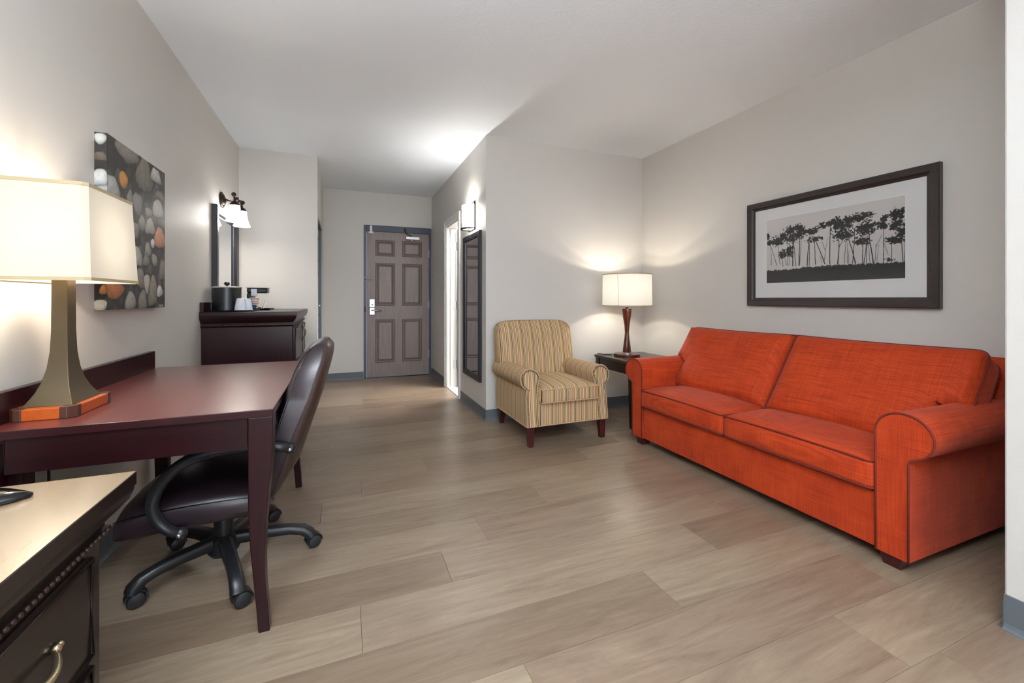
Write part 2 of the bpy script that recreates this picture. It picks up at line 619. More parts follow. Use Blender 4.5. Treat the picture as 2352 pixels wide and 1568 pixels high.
def plank(x0, x1, y0, y1):
    key = (round(x1 - x0, 3), round(y1 - y0, 3))
    if key not in cache:
        hx, hy = (x1 - x0) / 2 - 0.0005, (y1 - y0) / 2 - 0.0005
        b = 0.0002
        vs = [(-hx, -hy, -.006), (hx, -hy, -.006), (hx, hy, -.006), (-hx, hy, -.006), (-hx, -hy, -b), (hx, -hy, -b), (hx, hy, -b), (-hx, hy, -b),
              (-hx + b, -hy + b, 0), (hx - b, -hy + b, 0), (hx - b, hy - b, 0), (-hx + b, hy - b, 0)]
        fs = [(0, 1, 5, 4), (1, 2, 6, 5), (2, 3, 7, 6), (3, 0, 4, 7), (4, 5, 9, 8), (5, 6, 10, 9), (6, 7, 11, 10), (7, 4, 8, 11), (8, 9, 10, 11)]
        me = bpy.data.meshes.new('plank'); me.from_pydata(vs, [], fs); me.materials.append(M['plank'])
        cache[key] = me
    o = bpy.data.objects.new('plank', cache[key])
    o.location = ((x0 + x1) / 2, (y0 + y1) / 2, 0)
    COL.objects.link(o); o.parent = floor
    return o


joint = {0: 0.385, 1: 0.60, -1: 0.053, -2: 1.10, -3: 0.495, 5: 0.49, 4: 0.092, 3: 1.34, 2: 1.0, -4: 0.1, 6: -0.2}
far = MB()
for k in range(-23, 21):
    ya, yb = 1.58 + PW * k, 1.58 + PW * (k + 1)
    ya, yb = max(ya, YF), min(yb, YD)
    for lo, hi, xa, xb in ((YF, YB, XL, XR), (YB, YA, XL, XH), (YA, YD, XA, XH)):
        a, b = max(ya, lo), min(yb, hi)
        if b - a < 0.004: continue
        j = joint.get(k, (k * 0.53) % PL)
        x = j - PL * math.ceil((j - xa) / PL)
        while x < xb:
            p0, p1 = max(x, xa), min(x + PL, xb)
            if p1 - p0 > 0.01:
                if b > -0.3:
                    if lo == YF and a < 0.69 and b > 0.55 and p1 > 2.0:
                        pass
                    plank(p0, p1, a, b)
                else:
                    far.box(p0 + .0005, p1 - .0005, a + .0005, b - .0005, -0.006, 0)
            x += PL
o = far.done('plank_field', M['plank'], floor); o['kind'] = 'stuff'
# door thresholds / bathroom tiles
bt = struct(MB().box(XH + W, 2.6, YB + W, 5.6, -0.006, -0.002).done('floor_bathroom', M['white']))
for i in range(4):
    for j in range(6):
        box('tile', XH + W + .32 * i + .002, XH + W + .32 * i + .318, 3.70 + .3 * j + .002, 3.70 + .3 * j + .298, -0.002, 0.004, M['tile'], bt)
struct(box('trim_threshold', XH + .004, XH + W - .002, B0 + .01, B1 - .01, -0.004, 0.006, M['tile'], bevel=0.002))


# vinyl cove base
def cove(name, p0, p1, nrm, z=0.10):
    """straight piece from p0 to p1 with outward normal nrm"""
    mb = MB()
    prof = [(0, 0), (0.016, 0), (0.015, 0.004), (0.007, 0.010), (0.004, 0.022), (0.003, z - 0.002), (0.001, z), (0, z)]
    secs = [[(p[0] + nrm[0] * a, p[1] + nrm[1] * a, b) for a, b in prof] for p in (p0, p1)]
    o = mb.loft(secs).done(name, M['vinyl'])
    return struct(o)


cove('baseboard_left', (XL, YF), (XL, YA), (1, 0))
cove('baseboard_alcove', (XL, YA), (XA, YA), (0, -1))
cove('baseboard_closet', (XA, OC1 + .005), (XA, YD), (1, 0))
cove('baseboard_entry', (XA, YD), (DX0 - .005, YD), (0, -1))
cove('baseboard_hall_far', (XH, B1 + .075), (XH, YD), (-1, 0))
cove('baseboard_hall_near', (XH, YB), (XH, B0 - .075), (-1, 0))
cove('baseboard_back', (XH, YB), (XR, YB), (0, -1))
cove('baseboard_right', (XR, 0.69), (XR, YB), (-1, 0))
cove('baseboard_stub', (2.012, 0.55), (2.012, 0.69), (-1, 0), 0.115)
cove('baseboard_stub_back', (2.012, 0.69), (XR, 0.69), (0, 1))


# ------------------------------------------------------------------ doors
def panel_ring(mb, x0, x1, z0, z1, y, face, d=0.012, w=0.03):
    """sunk moulding ring with raised field on a door lying in the XZ plane; face=-1 looks to -Y"""
    s = face
    ring = [(0, 0), (0.010, -d * .9), (0.022, -d), (w, -d * .2), (w + .004, 0)]
    loops = []
    for off, dep in ring:
        loops.append([(x0 + off, y + s * dep, z0 + off), (x1 - off, y + s * dep, z0 + off), (x1 - off, y + s * dep, z1 - off), (x0 + off, y + s * dep, z1 - off)])
    for a, b in zip(loops[:-1], loops[1:]):
        mb.add(a + b, [(k, (k + 1) % 4, 4 + (k + 1) % 4, 4 + k) for k in range(4)])
    mb.add(loops[-1], [(0, 1, 2, 3)])


def door_leaf_mesh(x0, x1, z0, z1, y, thick, rects, face=-1):
    """front skin with holes for rects; rest box"""
    mb = MB()
    xs = sorted({x0, x1} | {a for r in rects for a in r[:2]})
    zs = sorted({z0, z1} | {a for r in rects for a in r[2:]})
    for i in range(len(xs) - 1):
        for j in range(len(zs) - 1):
            cx, cz = (xs[i] + xs[i + 1]) / 2, (zs[j] + zs[j + 1]) / 2
            if any(r[0] < cx < r[1] and r[2] < cz < r[3] for r in rects): continue
            mb.add([(xs[i], y, zs[j]), (xs[i + 1], y, zs[j]), (xs[i + 1], y, zs[j + 1]), (xs[i], y, zs[j + 1])], [(0, 1, 2, 3)])
    yb = y - face * thick
    mb.add([(x0, yb, z0), (x1, yb, z0), (x1, yb, z1), (x0, yb, z1)], [(0, 1, 2, 3)])
    mb.add([(x0, y, z0), (x1, y, z0), (x1, yb, z0), (x0, yb, z0)], [(0, 1, 2, 3)])
    mb.add([(x0, y, z1), (x1, y, z1), (x1, yb, z1), (x0, yb, z1)], [(0, 1, 2, 3)])
    mb.add([(x0, y, z0), (x0, y, z1), (x0, yb, z1), (x0, yb, z0)], [(0, 1, 2, 3)])
    mb.add([(x1, y, z0), (x1, y, z1), (x1, yb, z1), (x1, yb, z0)], [(0, 1, 2, 3)])
    return mb


# entry door
LX0, LX1, LZ1 = 0.285, 1.128, 1.995
LY = YD + 0.015
cx = (LX0 + LX1) / 2
cols = ((LX0 + .115, cx - .048), (cx + .048, LX1 - .10))
rows = ((0.205, 0.80), (0.985, 1.57), (1.665, 1.885))
rects = [(a, b, c, d) for a, b in cols for c, d in rows]
door1 = door_leaf_mesh(LX0, LX1, 0.012, LZ1, LY, 0.045, rects).done('door_1', M['door'])
struct(door1)
for r in rects:
    mb = MB()
    x0, x1, z0, z1 = r
    ring = [(0, 0), (0.008, -.010), (0.016, -.011), (0.026, -.005), (0.036, -.009)]
    loops = [[(x0 + o_, LY - d_, z0 + o_), (x1 - o_, LY - d_, z0 + o_), (x1 - o_, LY - d_, z1 - o_), (x0 + o_, LY - d_, z1 - o_)] for o_, d_ in ring]
    for a, b in zip(loops[:-1], loops[1:]):
        mb.add(a + b, [(k, (k + 1) % 4, 4 + (k + 1) % 4, 4 + k) for k in range(4)])
    mo = mb.done('door_moulding', M['doorgroove'], door1)
    mb = MB(); o_ = 0.036
    mb.add([(x0 + o_, LY + .009, z0 + o_), (x1 - o_, LY + .009, z0 + o_), (x1 - o_, LY + .009, z1 - o_), (x0 + o_, LY + .009, z1 - o_),
            (x0 + o_ + .012, LY + .003, z0 + o_ + .012), (x1 - o_ - .012, LY + .003, z0 + o_ + .012), (x1 - o_ - .012, LY + .003, z1 - o_ - .012), (x0 + o_ + .012, LY + .003, z1 - o_ - .012)],
           [(0, 1, 5, 4), (1, 2, 6, 5), (2, 3, 7, 6), (3, 0, 4, 7), (4, 5, 6, 7)])
    mb.done('door_panel', M['door'], door1)
# fix moulding depth sign (rings are sunk into the leaf)
for ch in door1.children:
    if ch.name.startswith('door_moulding'):
        for v_ in ch.data.vertices:
            v_.co.y = LY + (LY - v_.co.y)
box('lock_plate', LX0 + .035, LX0 + .105, LY - .016, LY, 0.965, 1.075, M['silver'], door1, bevel=.004)
box('lock_body', LX0 + .035, LX0 + .105, LY - .022, LY, 0.86, 0.963, M['silver'], door1, bevel=.006)
tube('lever_handle', [(LX0 + .065, LY - .02, .925), (LX0 + .065, LY - .055, .925), (LX0 + .09, LY - .06, .924), (LX0 + .19, LY - .055, .918)], 0.009, M['silver'], door1)
lathe('keyhole_ring', (LX0 + .072, LY - .016, 1.0), [(0.001, 0), (.013, 0), (.013, -.004), (.001, -.004)], M['gloss'], door1, n=14, axis='Y')
for hz in (0.30, 1.0, 1.72):
    MB().lathe((LX1 + .006, LY - .006, hz - .05), [(.006, 0), (.006, .1)], 10).box(LX1 - .004, LX1 + .003, LY - .004, LY, hz - .05, hz + .05).done('hinge', M['silver'], door1)
cl = MB().box(.80, .99, LY - .055, LY - .004, 1.905, 1.945).done('door_closer', M['doorcloser'], door1, bevel=.005)
MB().lathe((.885, LY - .03, 1.885), [(.004, 0), (.013, .004), (.013, .02)], 14).done('closer_pivot', M['silver'], cl, smooth=True, angle=30)
MB().tube([(.885, LY - .03, 1.95), (.80, LY - .075, 1.985), (.79, LY - .03, 2.03)], .006, 6).box(.775, .81, LY - .03, LY + .01, 2.02, 2.06).done('closer_arm', M['iron'], cl, smooth=False)
# navy steel frame of the entry
fr = MB()
fr.box(DX0, LX0 - .004, YD - .012, YD + .08, 0, DZ)
fr.box(LX1 + .004, DX1, YD - .012, YD + .08, 0, DZ)
fr.box(LX0 - .004, LX1 + .004, YD - .012, YD + .08, LZ1 + .004, DZ)
dfr = struct(fr.done('trim_entry_frame', M['navy'], bevel=.003))
MB().box(.325, .355, YD - .022, YD - .010, 1.99, 2.07).box(.31, .37, YD - .03, YD - .010, 1.965, 1.99).done('latch_guard', M['white'], dfr, bevel=.002)
MB().ball((.262, YD - .03, 1.36), .014).ball((.262, YD - .03, 1.325), .010).tube([(.262, YD - .03, 1.345), (.33, YD - .035, 1.345)], .004, 6).ball((.345, YD - .036, 1.345), .013).done('swing_bar_latch', M['silver'], dfr, smooth=True)
MB().box(.256, .276, YD - .0145, YD - .0115, .90, .97).done('strike_plate', M['iron'], dfr)
struct(box('trim_door_sweep', LX0, LX1, YD - .004, YD + .07, 0.0, 0.008, M['gloss']))

# closet bifold door in the side wall (seen at a grazing angle and in the hall mirror)
cd = None
for i, (a, b) in enumerate(((OC0 + .012, (OC0 + OC1) / 2 - .002), ((OC0 + OC1) / 2 + .002, OC1 - .012))):
    rr = []
    for c, d in ((.12, .72), (.86, 1.40), (1.52, 1.82)):
        rr.append((a + .09, b - .09, c, d))
    mb = door_leaf_mesh(a, b, 0.015, OCZ - .03, 0, 0.03, rr)
    for r in rr:
        panel_ring(mb, *r, 0, -1, .010, .03)
    # rotate XZ-plane leaf into YZ plane, face looking +X
    mb.v = [(XA - .035 - y_, x_, z_) for x_, y_, z_ in mb.v]
    o = struct(mb.done('door_%d' % (i + 2), M['greyblue']))
    MB().ball((XA - .012, (a + b) / 2 + (.17 if i == 0 else -.17), 1.0), .014).done('door_knob', M['silver'], o, smooth=True)
struct(MB().box(XA - .05, XA - .006, OC0 - .0, OC0 + .008, 0, OCZ).box(XA - .05, XA - .006, OC1 - .008, OC1, 0, OCZ).box(XA - .05, XA - .006, OC0, OC1, OCZ - .022, OCZ).done('trim_closet', M['greyblue']))

# bathroom door casing, jamb, leaf
cs = MB()
for (a, b, c, d) in ((B0 - .07, B0, 0, BZ + .07), (B1, B1 + .07, 0, BZ + .07), (B0, B1, BZ, BZ + .07)):
    cs.box(XH - .014, XH, a, b, c, d)
cs.box(XH - .020, XH - .013, B0 - .07, B0 - .05, 0, BZ + .07).box(XH - .020, XH - .013, B1 + .05, B1 + .07, 0, BZ + .07).box(XH - .020, XH - .013, B0 - .07, B1 + .07, BZ + .05, BZ + .07)
struct(cs.done('trim_bath_casing', M['white'], bevel=.003))
jb = MB().box(XH - .002, XH + W + .01, B1 - .018, B1, 0, BZ).box(XH - .002, XH + W + .01, B0, B0 + .018, 0, BZ).box(XH - .002, XH + W + .01, B0, B1, BZ - .018, BZ)
jb.box(XH + .04, XH + .07, B1 - .03, B1 - .016, 0, BZ)
jamb = struct(jb.done('trim_bath_jamb', M['white'], bevel=.002))
bd = struct(door_leaf_mesh(XH + W + .012, XH + W + .60, 0.012, BZ - .02, B1 - .025, -.038, []).done('door_4', M['bathdoor']))
for hz in (.28, 1.0, 1.72):
    MB().box(XH + .072, XH + W + .006, B1 - .021, B1 - .017, hz - .05, hz + .05).lathe((XH + W + .010, B1 - .024, hz - .05), [(.007, 0), (.007, .1)], 10).done('hinge', M['silver'], jamb)

# ------------------------------------------------------------------ desk
desk = thing('writing_desk', (-.56, 2.15, 0), 'dark cherry wooden writing desk with raised back ledge along the left wall', 'desk')
MB().box(-.905, -.214, 1.565, 2.735, .698, .7215).done('desktop', M['cherry_y'], desk, bevel=.0015)
MB().box(-.903, -.216, 1.567, 2.733, .721, .722).done('desktop_surface', M['cherry_top'], desk)
MB().box(-.928, -.900, 1.30, 2.690, .722, .812).done('back_ledge', M['cherry_y'], desk, bevel=.002) if False else None
MB().box(-.928, -.903, 1.565, 2.70, .60, .812).done('back_ledge', M['cherry_y'], desk, bevel=.0015)
MB().box(-.858, -.288, 1.575, 1.598, .600, .698).box(-.905, -.858, 1.575, 1.598, .686, .698).done('side_apron', M['cherry'], desk, bevel=.002)
MB().box(-.86, -.288, 2.705, 2.727, .600, .698).done('side_apron', M['cherry'], desk, bevel=.002)
MB().box(-.252, -.228, 1.64, 2.66, .622, .698).done('front_apron', M['cherry_y'], desk, bevel=.002)
MB().box(-.245, -.24, 1.95, 2.35, .63, .69).done('pencil_drawer', M['cherry_y'], desk, bevel=.002)


def desk_leg(px, y0, y1, flip):
    # px list of (z, xin, xout); square-ish section
    secs = []
    for z, a, b, w in px:
        yc = y0 if not flip else y1
        if not flip: q = (y0, y0 + w)
        else: q = (y1 - w, y1)
        secs.append([(a, q[0], z), (b, q[0], z), (b, q[1], z), (a, q[1], z)])
    return MB().loft(secs).done('leg', M['cherry_z'], desk, bevel=.003)


prof = [(0.0, -.257, -.224, .034), (.08, -.263, -.229, .037), (.16, -.270, -.236, .042), (.25, -.278, -.239, .048), (.34, -.284, -.236, .055), (.45, -.286, -.228, .062), (.56, -.286, -.218, .066), (.698, -.286, -.215, .066)]
desk_leg(prof, 1.568, 0, False)
desk_leg(prof, 0, 2.732, True)
profl = [(z, -.93 - .215 - b - .0 + .0, -.93 - .215 - a, w) for z, a, b, w in prof]
profl = [(z, -.900 - (.0 if z > .3 else 0), -.866 + (0 if z > .3 else -.006), w) for z, a, b, w in prof]
desk_leg([(z, -.902, -.868, w * .5) for z, a, b, w in prof], 1.575, 0, False)
MB().box(-.900, -.836, 1.61, 1.66, 0, .60).done('leg', M['cherry_z'], desk, bevel=.003)
desk_leg([(z, -.900, -.845, w) for z, a, b, w in prof], 0, 2.727, True)
tube('table_cord', [(-.90, 1.85, .60), (-.905, 1.86, .40), (-.90, 1.84, .2), (-.90, 1.9, .02)], .004, M['black'], desk)

# ------------------------------------------------------------------ desk lamp (rectangular shade)
lx, ly, lz = -.830, 1.780, .722
dl = thing('desk_lamp', (lx, ly, lz), 'lit desk lamp with rectangular cream shade, flared metal stem and orange wood base', 'lamp')
bx, by = .076, .112
mb = MB()
ch = .018
oct_ = [(lx - bx + ch, ly - by), (lx + bx - ch, ly - by), (lx + bx, ly - by + ch), (lx + bx, ly + by - ch), (lx + bx - ch, ly + by), (lx - bx + ch, ly + by), (lx - bx, ly + by - ch), (lx - bx, ly - by + ch)]
MB().prism(oct_, lz, lz + .034, 'Z').done('base', M['lampwood'], dl, bevel=.0025)
for sx in (-1, 1):
    for sy in (-1, 1):
        k = .034; e = .002
        c0 = [(lx + sx * (bx - k), ly + sy * (by + e)), (lx + sx * (bx - ch + e), ly + sy * (by + e)), (lx + sx * (bx + e), ly + sy * (by - ch + e)), (lx + sx * (bx + e), ly + sy * (by - k)), (lx + sx * (bx - k), ly + sy * (by - k))]
        MB().prism(c0, lz, lz + .036, 'Z').done('corner_block', M['lampcorner'], dl, bevel=.002)
secs = []
for z, hx, hy in [(.034, .060, .085), (.045, .053, .074), (.07, .042, .058), (.10, .033, .045), (.14, .026, .034), (.19, .022, .027), (.26, .020, .024), (.40, .0195, .0235), (.44, .0195, .0235)]:
    secs.append([(lx - hx, ly - hy, lz + z), (lx + hx, ly - hy, lz + z), (lx + hx, ly + hy, lz + z), (lx - hx, ly + hy, lz + z)])
MB().loft(secs).done('stem', M['lampmetal'], dl, bevel=.002, smooth=True, angle=35)
SB = dict(z0=1.135, z1=1.425, hx0=.115, hy0=.166, hx1=.103, hy1=.152)
slx = -.812


def shade_ring(hx, hy, z, c=.012):
    return [(slx - hx + c, ly - hy, z), (slx + hx - c, ly - hy, z), (slx + hx, ly - hy + c, z), (slx + hx, ly + hy - c, z), (slx + hx - c, ly + hy, z), (slx - hx + c, ly + hy, z), (slx - hx, ly + hy - c, z), (slx - hx, ly - hy + c, z)]


BULB = (slx, ly, 1.265)
M['shade_desk'] = shade_mat('lit_cream_shade', BULB, 0.16, 0.12, 0.20)
mb = MB()
outer = [shade_ring(SB['hx0'], SB['hy0'], SB['z0']), shade_ring(SB['hx1'], SB['hy1'], SB['z1'])]
inner = [shade_ring(SB['hx1'] - .002, SB['hy1'] - .002, SB['z1']), shade_ring(SB['hx0'] - .002, SB['hy0'] - .002, SB['z0'])]
mb.loft(outer + inner, closed=True)
mb.done('lamp_shade', M['shade_desk'], dl)
for z, hx, hy in ((SB['z0'] + .004, SB['hx0'], SB['hy0']), (SB['z1'] - .004, SB['hx1'], SB['hy1'])):
    a = [shade_ring(hx + .0015, hy + .0015, z - .005), shade_ring(hx + .0015, hy + .0015, z + .005), shade_ring(hx - .003, hy - .003, z + .005), shade_ring(hx - .003, hy - .003, z - .005)]
    MB().loft(a, closed=True).done('shade_edging', M['shade_trim'], dl)
MB().tube([(slx - SB['hx1'], ly, 1.41), (slx + SB['hx1'], ly, 1.41)], .003, 6).tube([(lx, ly, 1.16), (slx, ly, 1.41)], .004, 6).tube([(slx, ly - SB['hy1'], 1.41), (slx, ly + SB['hy1'], 1.41)], .003, 6).done('shade_frame', M['bronze'], dl)
M['bulb'] = glow('bulb_glass', (1.0, 0.86, 0.66), 6.0).m
MB().ball(BULB, .028, 14, 10).done('bulb', M['bulb'], dl, smooth=True)
light('desk_lamp_light', 'POINT', (BULB[0], BULB[1], BULB[2] + .036), 3.6, (1.0, .90, .74), .02)
light('desk_lamp_light_down', 'POINT', (BULB[0], BULB[1], BULB[2] - .036), 6.5, (1.0, .90, .74), .02)

# ------------------------------------------------------------------ pebble canvas and tree picture (flat prints as coloured grids)
def print_mesh(name, P, nu, nv, colf, mat_rough, parent, emissive=False):
    """P(u,v)->point, colf(U,V arrays)->(nv+1,nu+1,3) sRGB 0..255"""
    us = np.linspace(0, 1, nu + 1); vs = np.linspace(0, 1, nv + 1)
    U, V = np.meshgrid(us, vs)
    colr = colf(U, V)
    org = ORG[parent.name]
    verts = [tuple(Vector(P(u, v)) - org) for v in vs for u in us]
    faces = [(j * (nu + 1) + i, j * (nu + 1) + i + 1, (j + 1) * (nu + 1) + i + 1, (j + 1) * (nu + 1) + i) for j in range(nv) for i in range(nu)]
    me = bpy.data.meshes.new(name)
    me.from_pydata(verts, [], faces)
    a = me.color_attributes.new('print', 'BYTE_COLOR', 'POINT')
    c = np.clip(colr.reshape(-1, 3) / 255.0, 0, 1)
    buf = np.ones((c.shape[0], 4), np.float32); buf[:, :3] = c
    a.data.foreach_set('color_srgb', buf.ravel())
    t = NT(name + '_print', mat_rough)
    n_ = t.n('VertexColor'); n_.layer_name = 'print'
    t.l(n_.outputs[0], t.b.inputs['Base Color'])
    return link(name, me, t.m, parent)


def vnoise(X, Y, seed=0):
    """cheap value noise on arrays"""
    xi = np.floor(X).astype(int); yi = np.floor(Y).astype(int)
    xf = X - xi; yf = Y - yi
    xf = xf * xf * (3 - 2 * xf); yf = yf * yf * (3 - 2 * yf)

    def h(a, b):
        n_ = (a * 374761393 + b * 668265263 + seed * 982451653) & 0x7fffffff
        n_ = ((n_ ^ (n_ >> 13)) * 1274126177) & 0x7fffffff
        return ((n_ ^ (n_ >> 16)) & 0xffff) / 65535.0
    return (h(xi, yi) * (1 - xf) + h(xi + 1, yi) * xf) * (1 - yf) + (h(xi, yi + 1) * (1 - xf) + h(xi + 1, yi + 1) * xf) * yf


def fbm(X, Y, seed=0, o=4):
    s = 0; a = .5
    for k in range(o):
        s = s + a * vnoise(X * 2 ** k, Y * 2 ** k, seed + k); a *= .5
    return s


CY0, CY1, CZ0, CZ1, CD = 2.192, 2.785, 1.035, 1.750, .040
canvas = thing('pebble_canvas', (XL, 2.49, 1.39), 'frameless pebble canvas print on the left wall behind the desk lamp', 'picture')
box('canvas_stretcher', XL + .001, XL + CD - .001, CY0 + .001, CY1 - .001, CZ0, CZ1, M['paper'], canvas)
# stones: (y metres from left edge of front (negative = wrapped side), z, ry, rz, tilt, colour)
STONES = [(0.1754, 0.689, 0.109, 0.0461, 0, (128, 122, 114)), (0.3434, 0.6428, 0.0867, 0.0766, 0, (120, 114, 102)), (0.4804, 0.6733, 0.0579, 0.0354, 0, (190, 186, 182)), (0.1374, 0.5592, 0.0406, 0.0362, 0, (196, 138, 62)), (0.0315, 0.5116, 0.0693, 0.0457, 0.1, (180, 180, 176)), (0.2016, 0.4981, 0.0337, 0.0343, 0, (130, 126, 118)), (0.2772, 0.4826, 0.0437, 0.0517, 0, (128, 124, 118)), (0.5241, 0.5841, 0.0546, 0.0216, 0, (120, 116, 108)), (0.5064, 0.5085, 0.0722, 0.0465, 0.1, (178, 174, 166)), (0.3899, 0.4684, 0.0403, 0.0204, 0, (138, 136, 128)), (0.3209, 0.4059, 0.0455, 0.0363, 0, (150, 146, 134)), (0.4139, 0.4042, 0.0496, 0.0413, 0, (178, 172, 156)), (0.2422, 0.3546, 0.0422, 0.0381, 0, (140, 130, 118)), (0.5241, 0.3605, 0.0696, 0.0563, 0.15, (204, 142, 112)), (0.382, 0.2906, 0.0351, 0.0373, 0.2, (160, 156, 148)), (0.4384, 0.3212, 0.025, 0.0209, 0, (214, 214, 208)), (0.2701, 0.2429, 0.0508, 0.0483, 0, (180, 178, 170)), (0.3664, 0.2351, 0.0346, 0.0269, 0.1, (128, 126, 120)), (0.4634, 0.2399, 0.0377, 0.0316, -0.2, (146, 142, 132)), (0.5602, 0.2042, 0.041, 0.0549, 0, (130, 120, 112)), (0.2988, 0.1477, 0.0568, 0.0522, -0.3, (140, 130, 116)), (0.3742, 0.1175, 0.0316, 0.0507, 0, (180, 174, 164)), (0.4467, 0.092, 0.0476, 0.0768, 0, (136, 128, 108)), (0.5241, 0.0863, 0.0361, 0.0325, 0.2, (204, 204, 200)), (0.0655, 0.0783, 0.0744, 0.036, 0, (186, 116, 60)), (0.2016, 0.0371, 0.0615, 0.0424, 0.1, (160, 158, 150)), (0.3283, 0.0366, 0.0458, 0.0496, -0.1, (130, 126, 114)), (0.542, 0.0081, 0.0329, 0.0073, 0, (150, 150, 140)), (0.1008, 0.4283, 0.0618, 0.0355, 0, (120, 116, 110)), (0.0655, 0.3283, 0.0657, 0.0407, 0, (150, 146, 140)), (0.1499, 0.268, 0.0583, 0.0364, 0.2, (112, 108, 100)), (0.054, 0.2052, 0.071, 0.0347, 0, (176, 170, 160)), (0.1626, 0.1656, 0.0524, 0.0306, 0, (190, 130, 90)), (-0.0212, 0.689, 0.0212, 0.025, 0, (186, 186, 182)), (-0.0212, 0.5325, 0.0282, 0.0342, 0, (200, 200, 196)), (-0.0118, 0.0827, 0.0122, 0.021, 0, (206, 140, 74)), (-0.0226, 0.0167, 0.0216, 0.025, 0, (206, 200, 182)), (-0.0212, 0.6192, 0.0235, 0.0197, 0, (92, 80, 66))]


def pebble_col(U, V):
    wtot = (CY1 - CY0) + CD
    Y = U * wtot - CD
    Z = V * (CZ1 - CZ0)
    n1 = fbm(Y * 30, Z * 30, 3)
    base = np.stack([28 + 22 * n1, 23 + 18 * n1, 20 + 16 * n1], -1)
    out = base
    rg = random.Random(5)
    fill = []
    for k in range(150):
        g_ = rg.uniform(40, 92)
        fill.append((rg.uniform(-.02, .59), rg.uniform(0, .715), rg.uniform(.016, .036), rg.uniform(.020, .042), rg.uniform(-.6, .6), (g_, g_ * .96, g_ * .90)))
    for i, (sy, sz, ry, rz, tl, c) in enumerate(fill + STONES):
        ca, sa = math.cos(tl), math.sin(tl)
        dy, dz = Y - sy, Z - sz
        a = (dy * ca + dz * sa) / ry; b = (-dy * sa + dz * ca) / rz
        wob = 1 + .55 * (fbm((dy + i) * 22, (dz + i) * 22, i) - .5)
        a = a * (1 + (.42 if i % 3 else -.25) * b); ex = 1.8 + (i * 7 % 5) * .25
        d = (np.abs(a) ** ex + np.abs(b) ** ex) ** (1 / ex) * wob
        m = np.clip((1.0 - d) * 9, 0, 1)[..., None]
        tex = fbm(Y * 70, Z * 70, 40 + i)
        ton = (0.62 + 0.30 * np.clip((b * .8 - a * .5) * .6 + .5, 0, 1) - 0.22 * np.clip(d, 0, 1) ** 3 + 0.28 * (tex - .5))
        sc_ = np.array(c, float)[None, None, :] * (ton[..., None] + .22)
        # dark gap under the stone
        g = np.clip((1.18 - d) * 4, 0, 1)[..., None]
        out = out * (1 - g * .45)
        out = out * (1 - m) + sc_ * m
    return np.clip(out, 0, 255)


def canvasP(u, v):
    w = (CY1 - CY0) + CD
    s = u * w - CD
    z = CZ0 + v * (CZ1 - CZ0)
    if s < 0: return (XL + CD + s, CY0, z)
    return (XL + CD, CY0 + s, z)


print_mesh('canvas_print', canvasP, 210, 240, pebble_col, .38, canvas)

PY0, PY1, PZ0, PZ1 = 2.308, 1.197, 1.030, 1.783
FX = XR - .030
pic = thing('framed_tree_picture', (XR, 1.75, 1.4), 'wide dark-framed black and white picture of windblown trees above the orange sofa', 'picture')
fw = .058


def frame_piece(a0, a1, b0, b1, cut, horiz, name, mat, xo, xi):
    pass


def mitred_frame(y0, y1, z0, z1, w, x_wall, prof, mat, parent, sgn=-1):
    """four mitred members; y0<y1; prof list of (inset, height off wall)"""
    for side in range(4):
        secs = []
        for end in (0, 1):
            q = []
            for ins, hgt in prof:
                x = x_wall + sgn * hgt
                cs_ = [(y0 + ins, z0 + ins), (y1 - ins, z0 + ins), (y1 - ins, z1 - ins), (y0 + ins, z1 - ins)]
                p = cs_[(side + end) % 4]
                q.append((x, p[0], p[1]))
            secs.append(q)
        MB().loft(secs).done('frame_member', mat, parent)


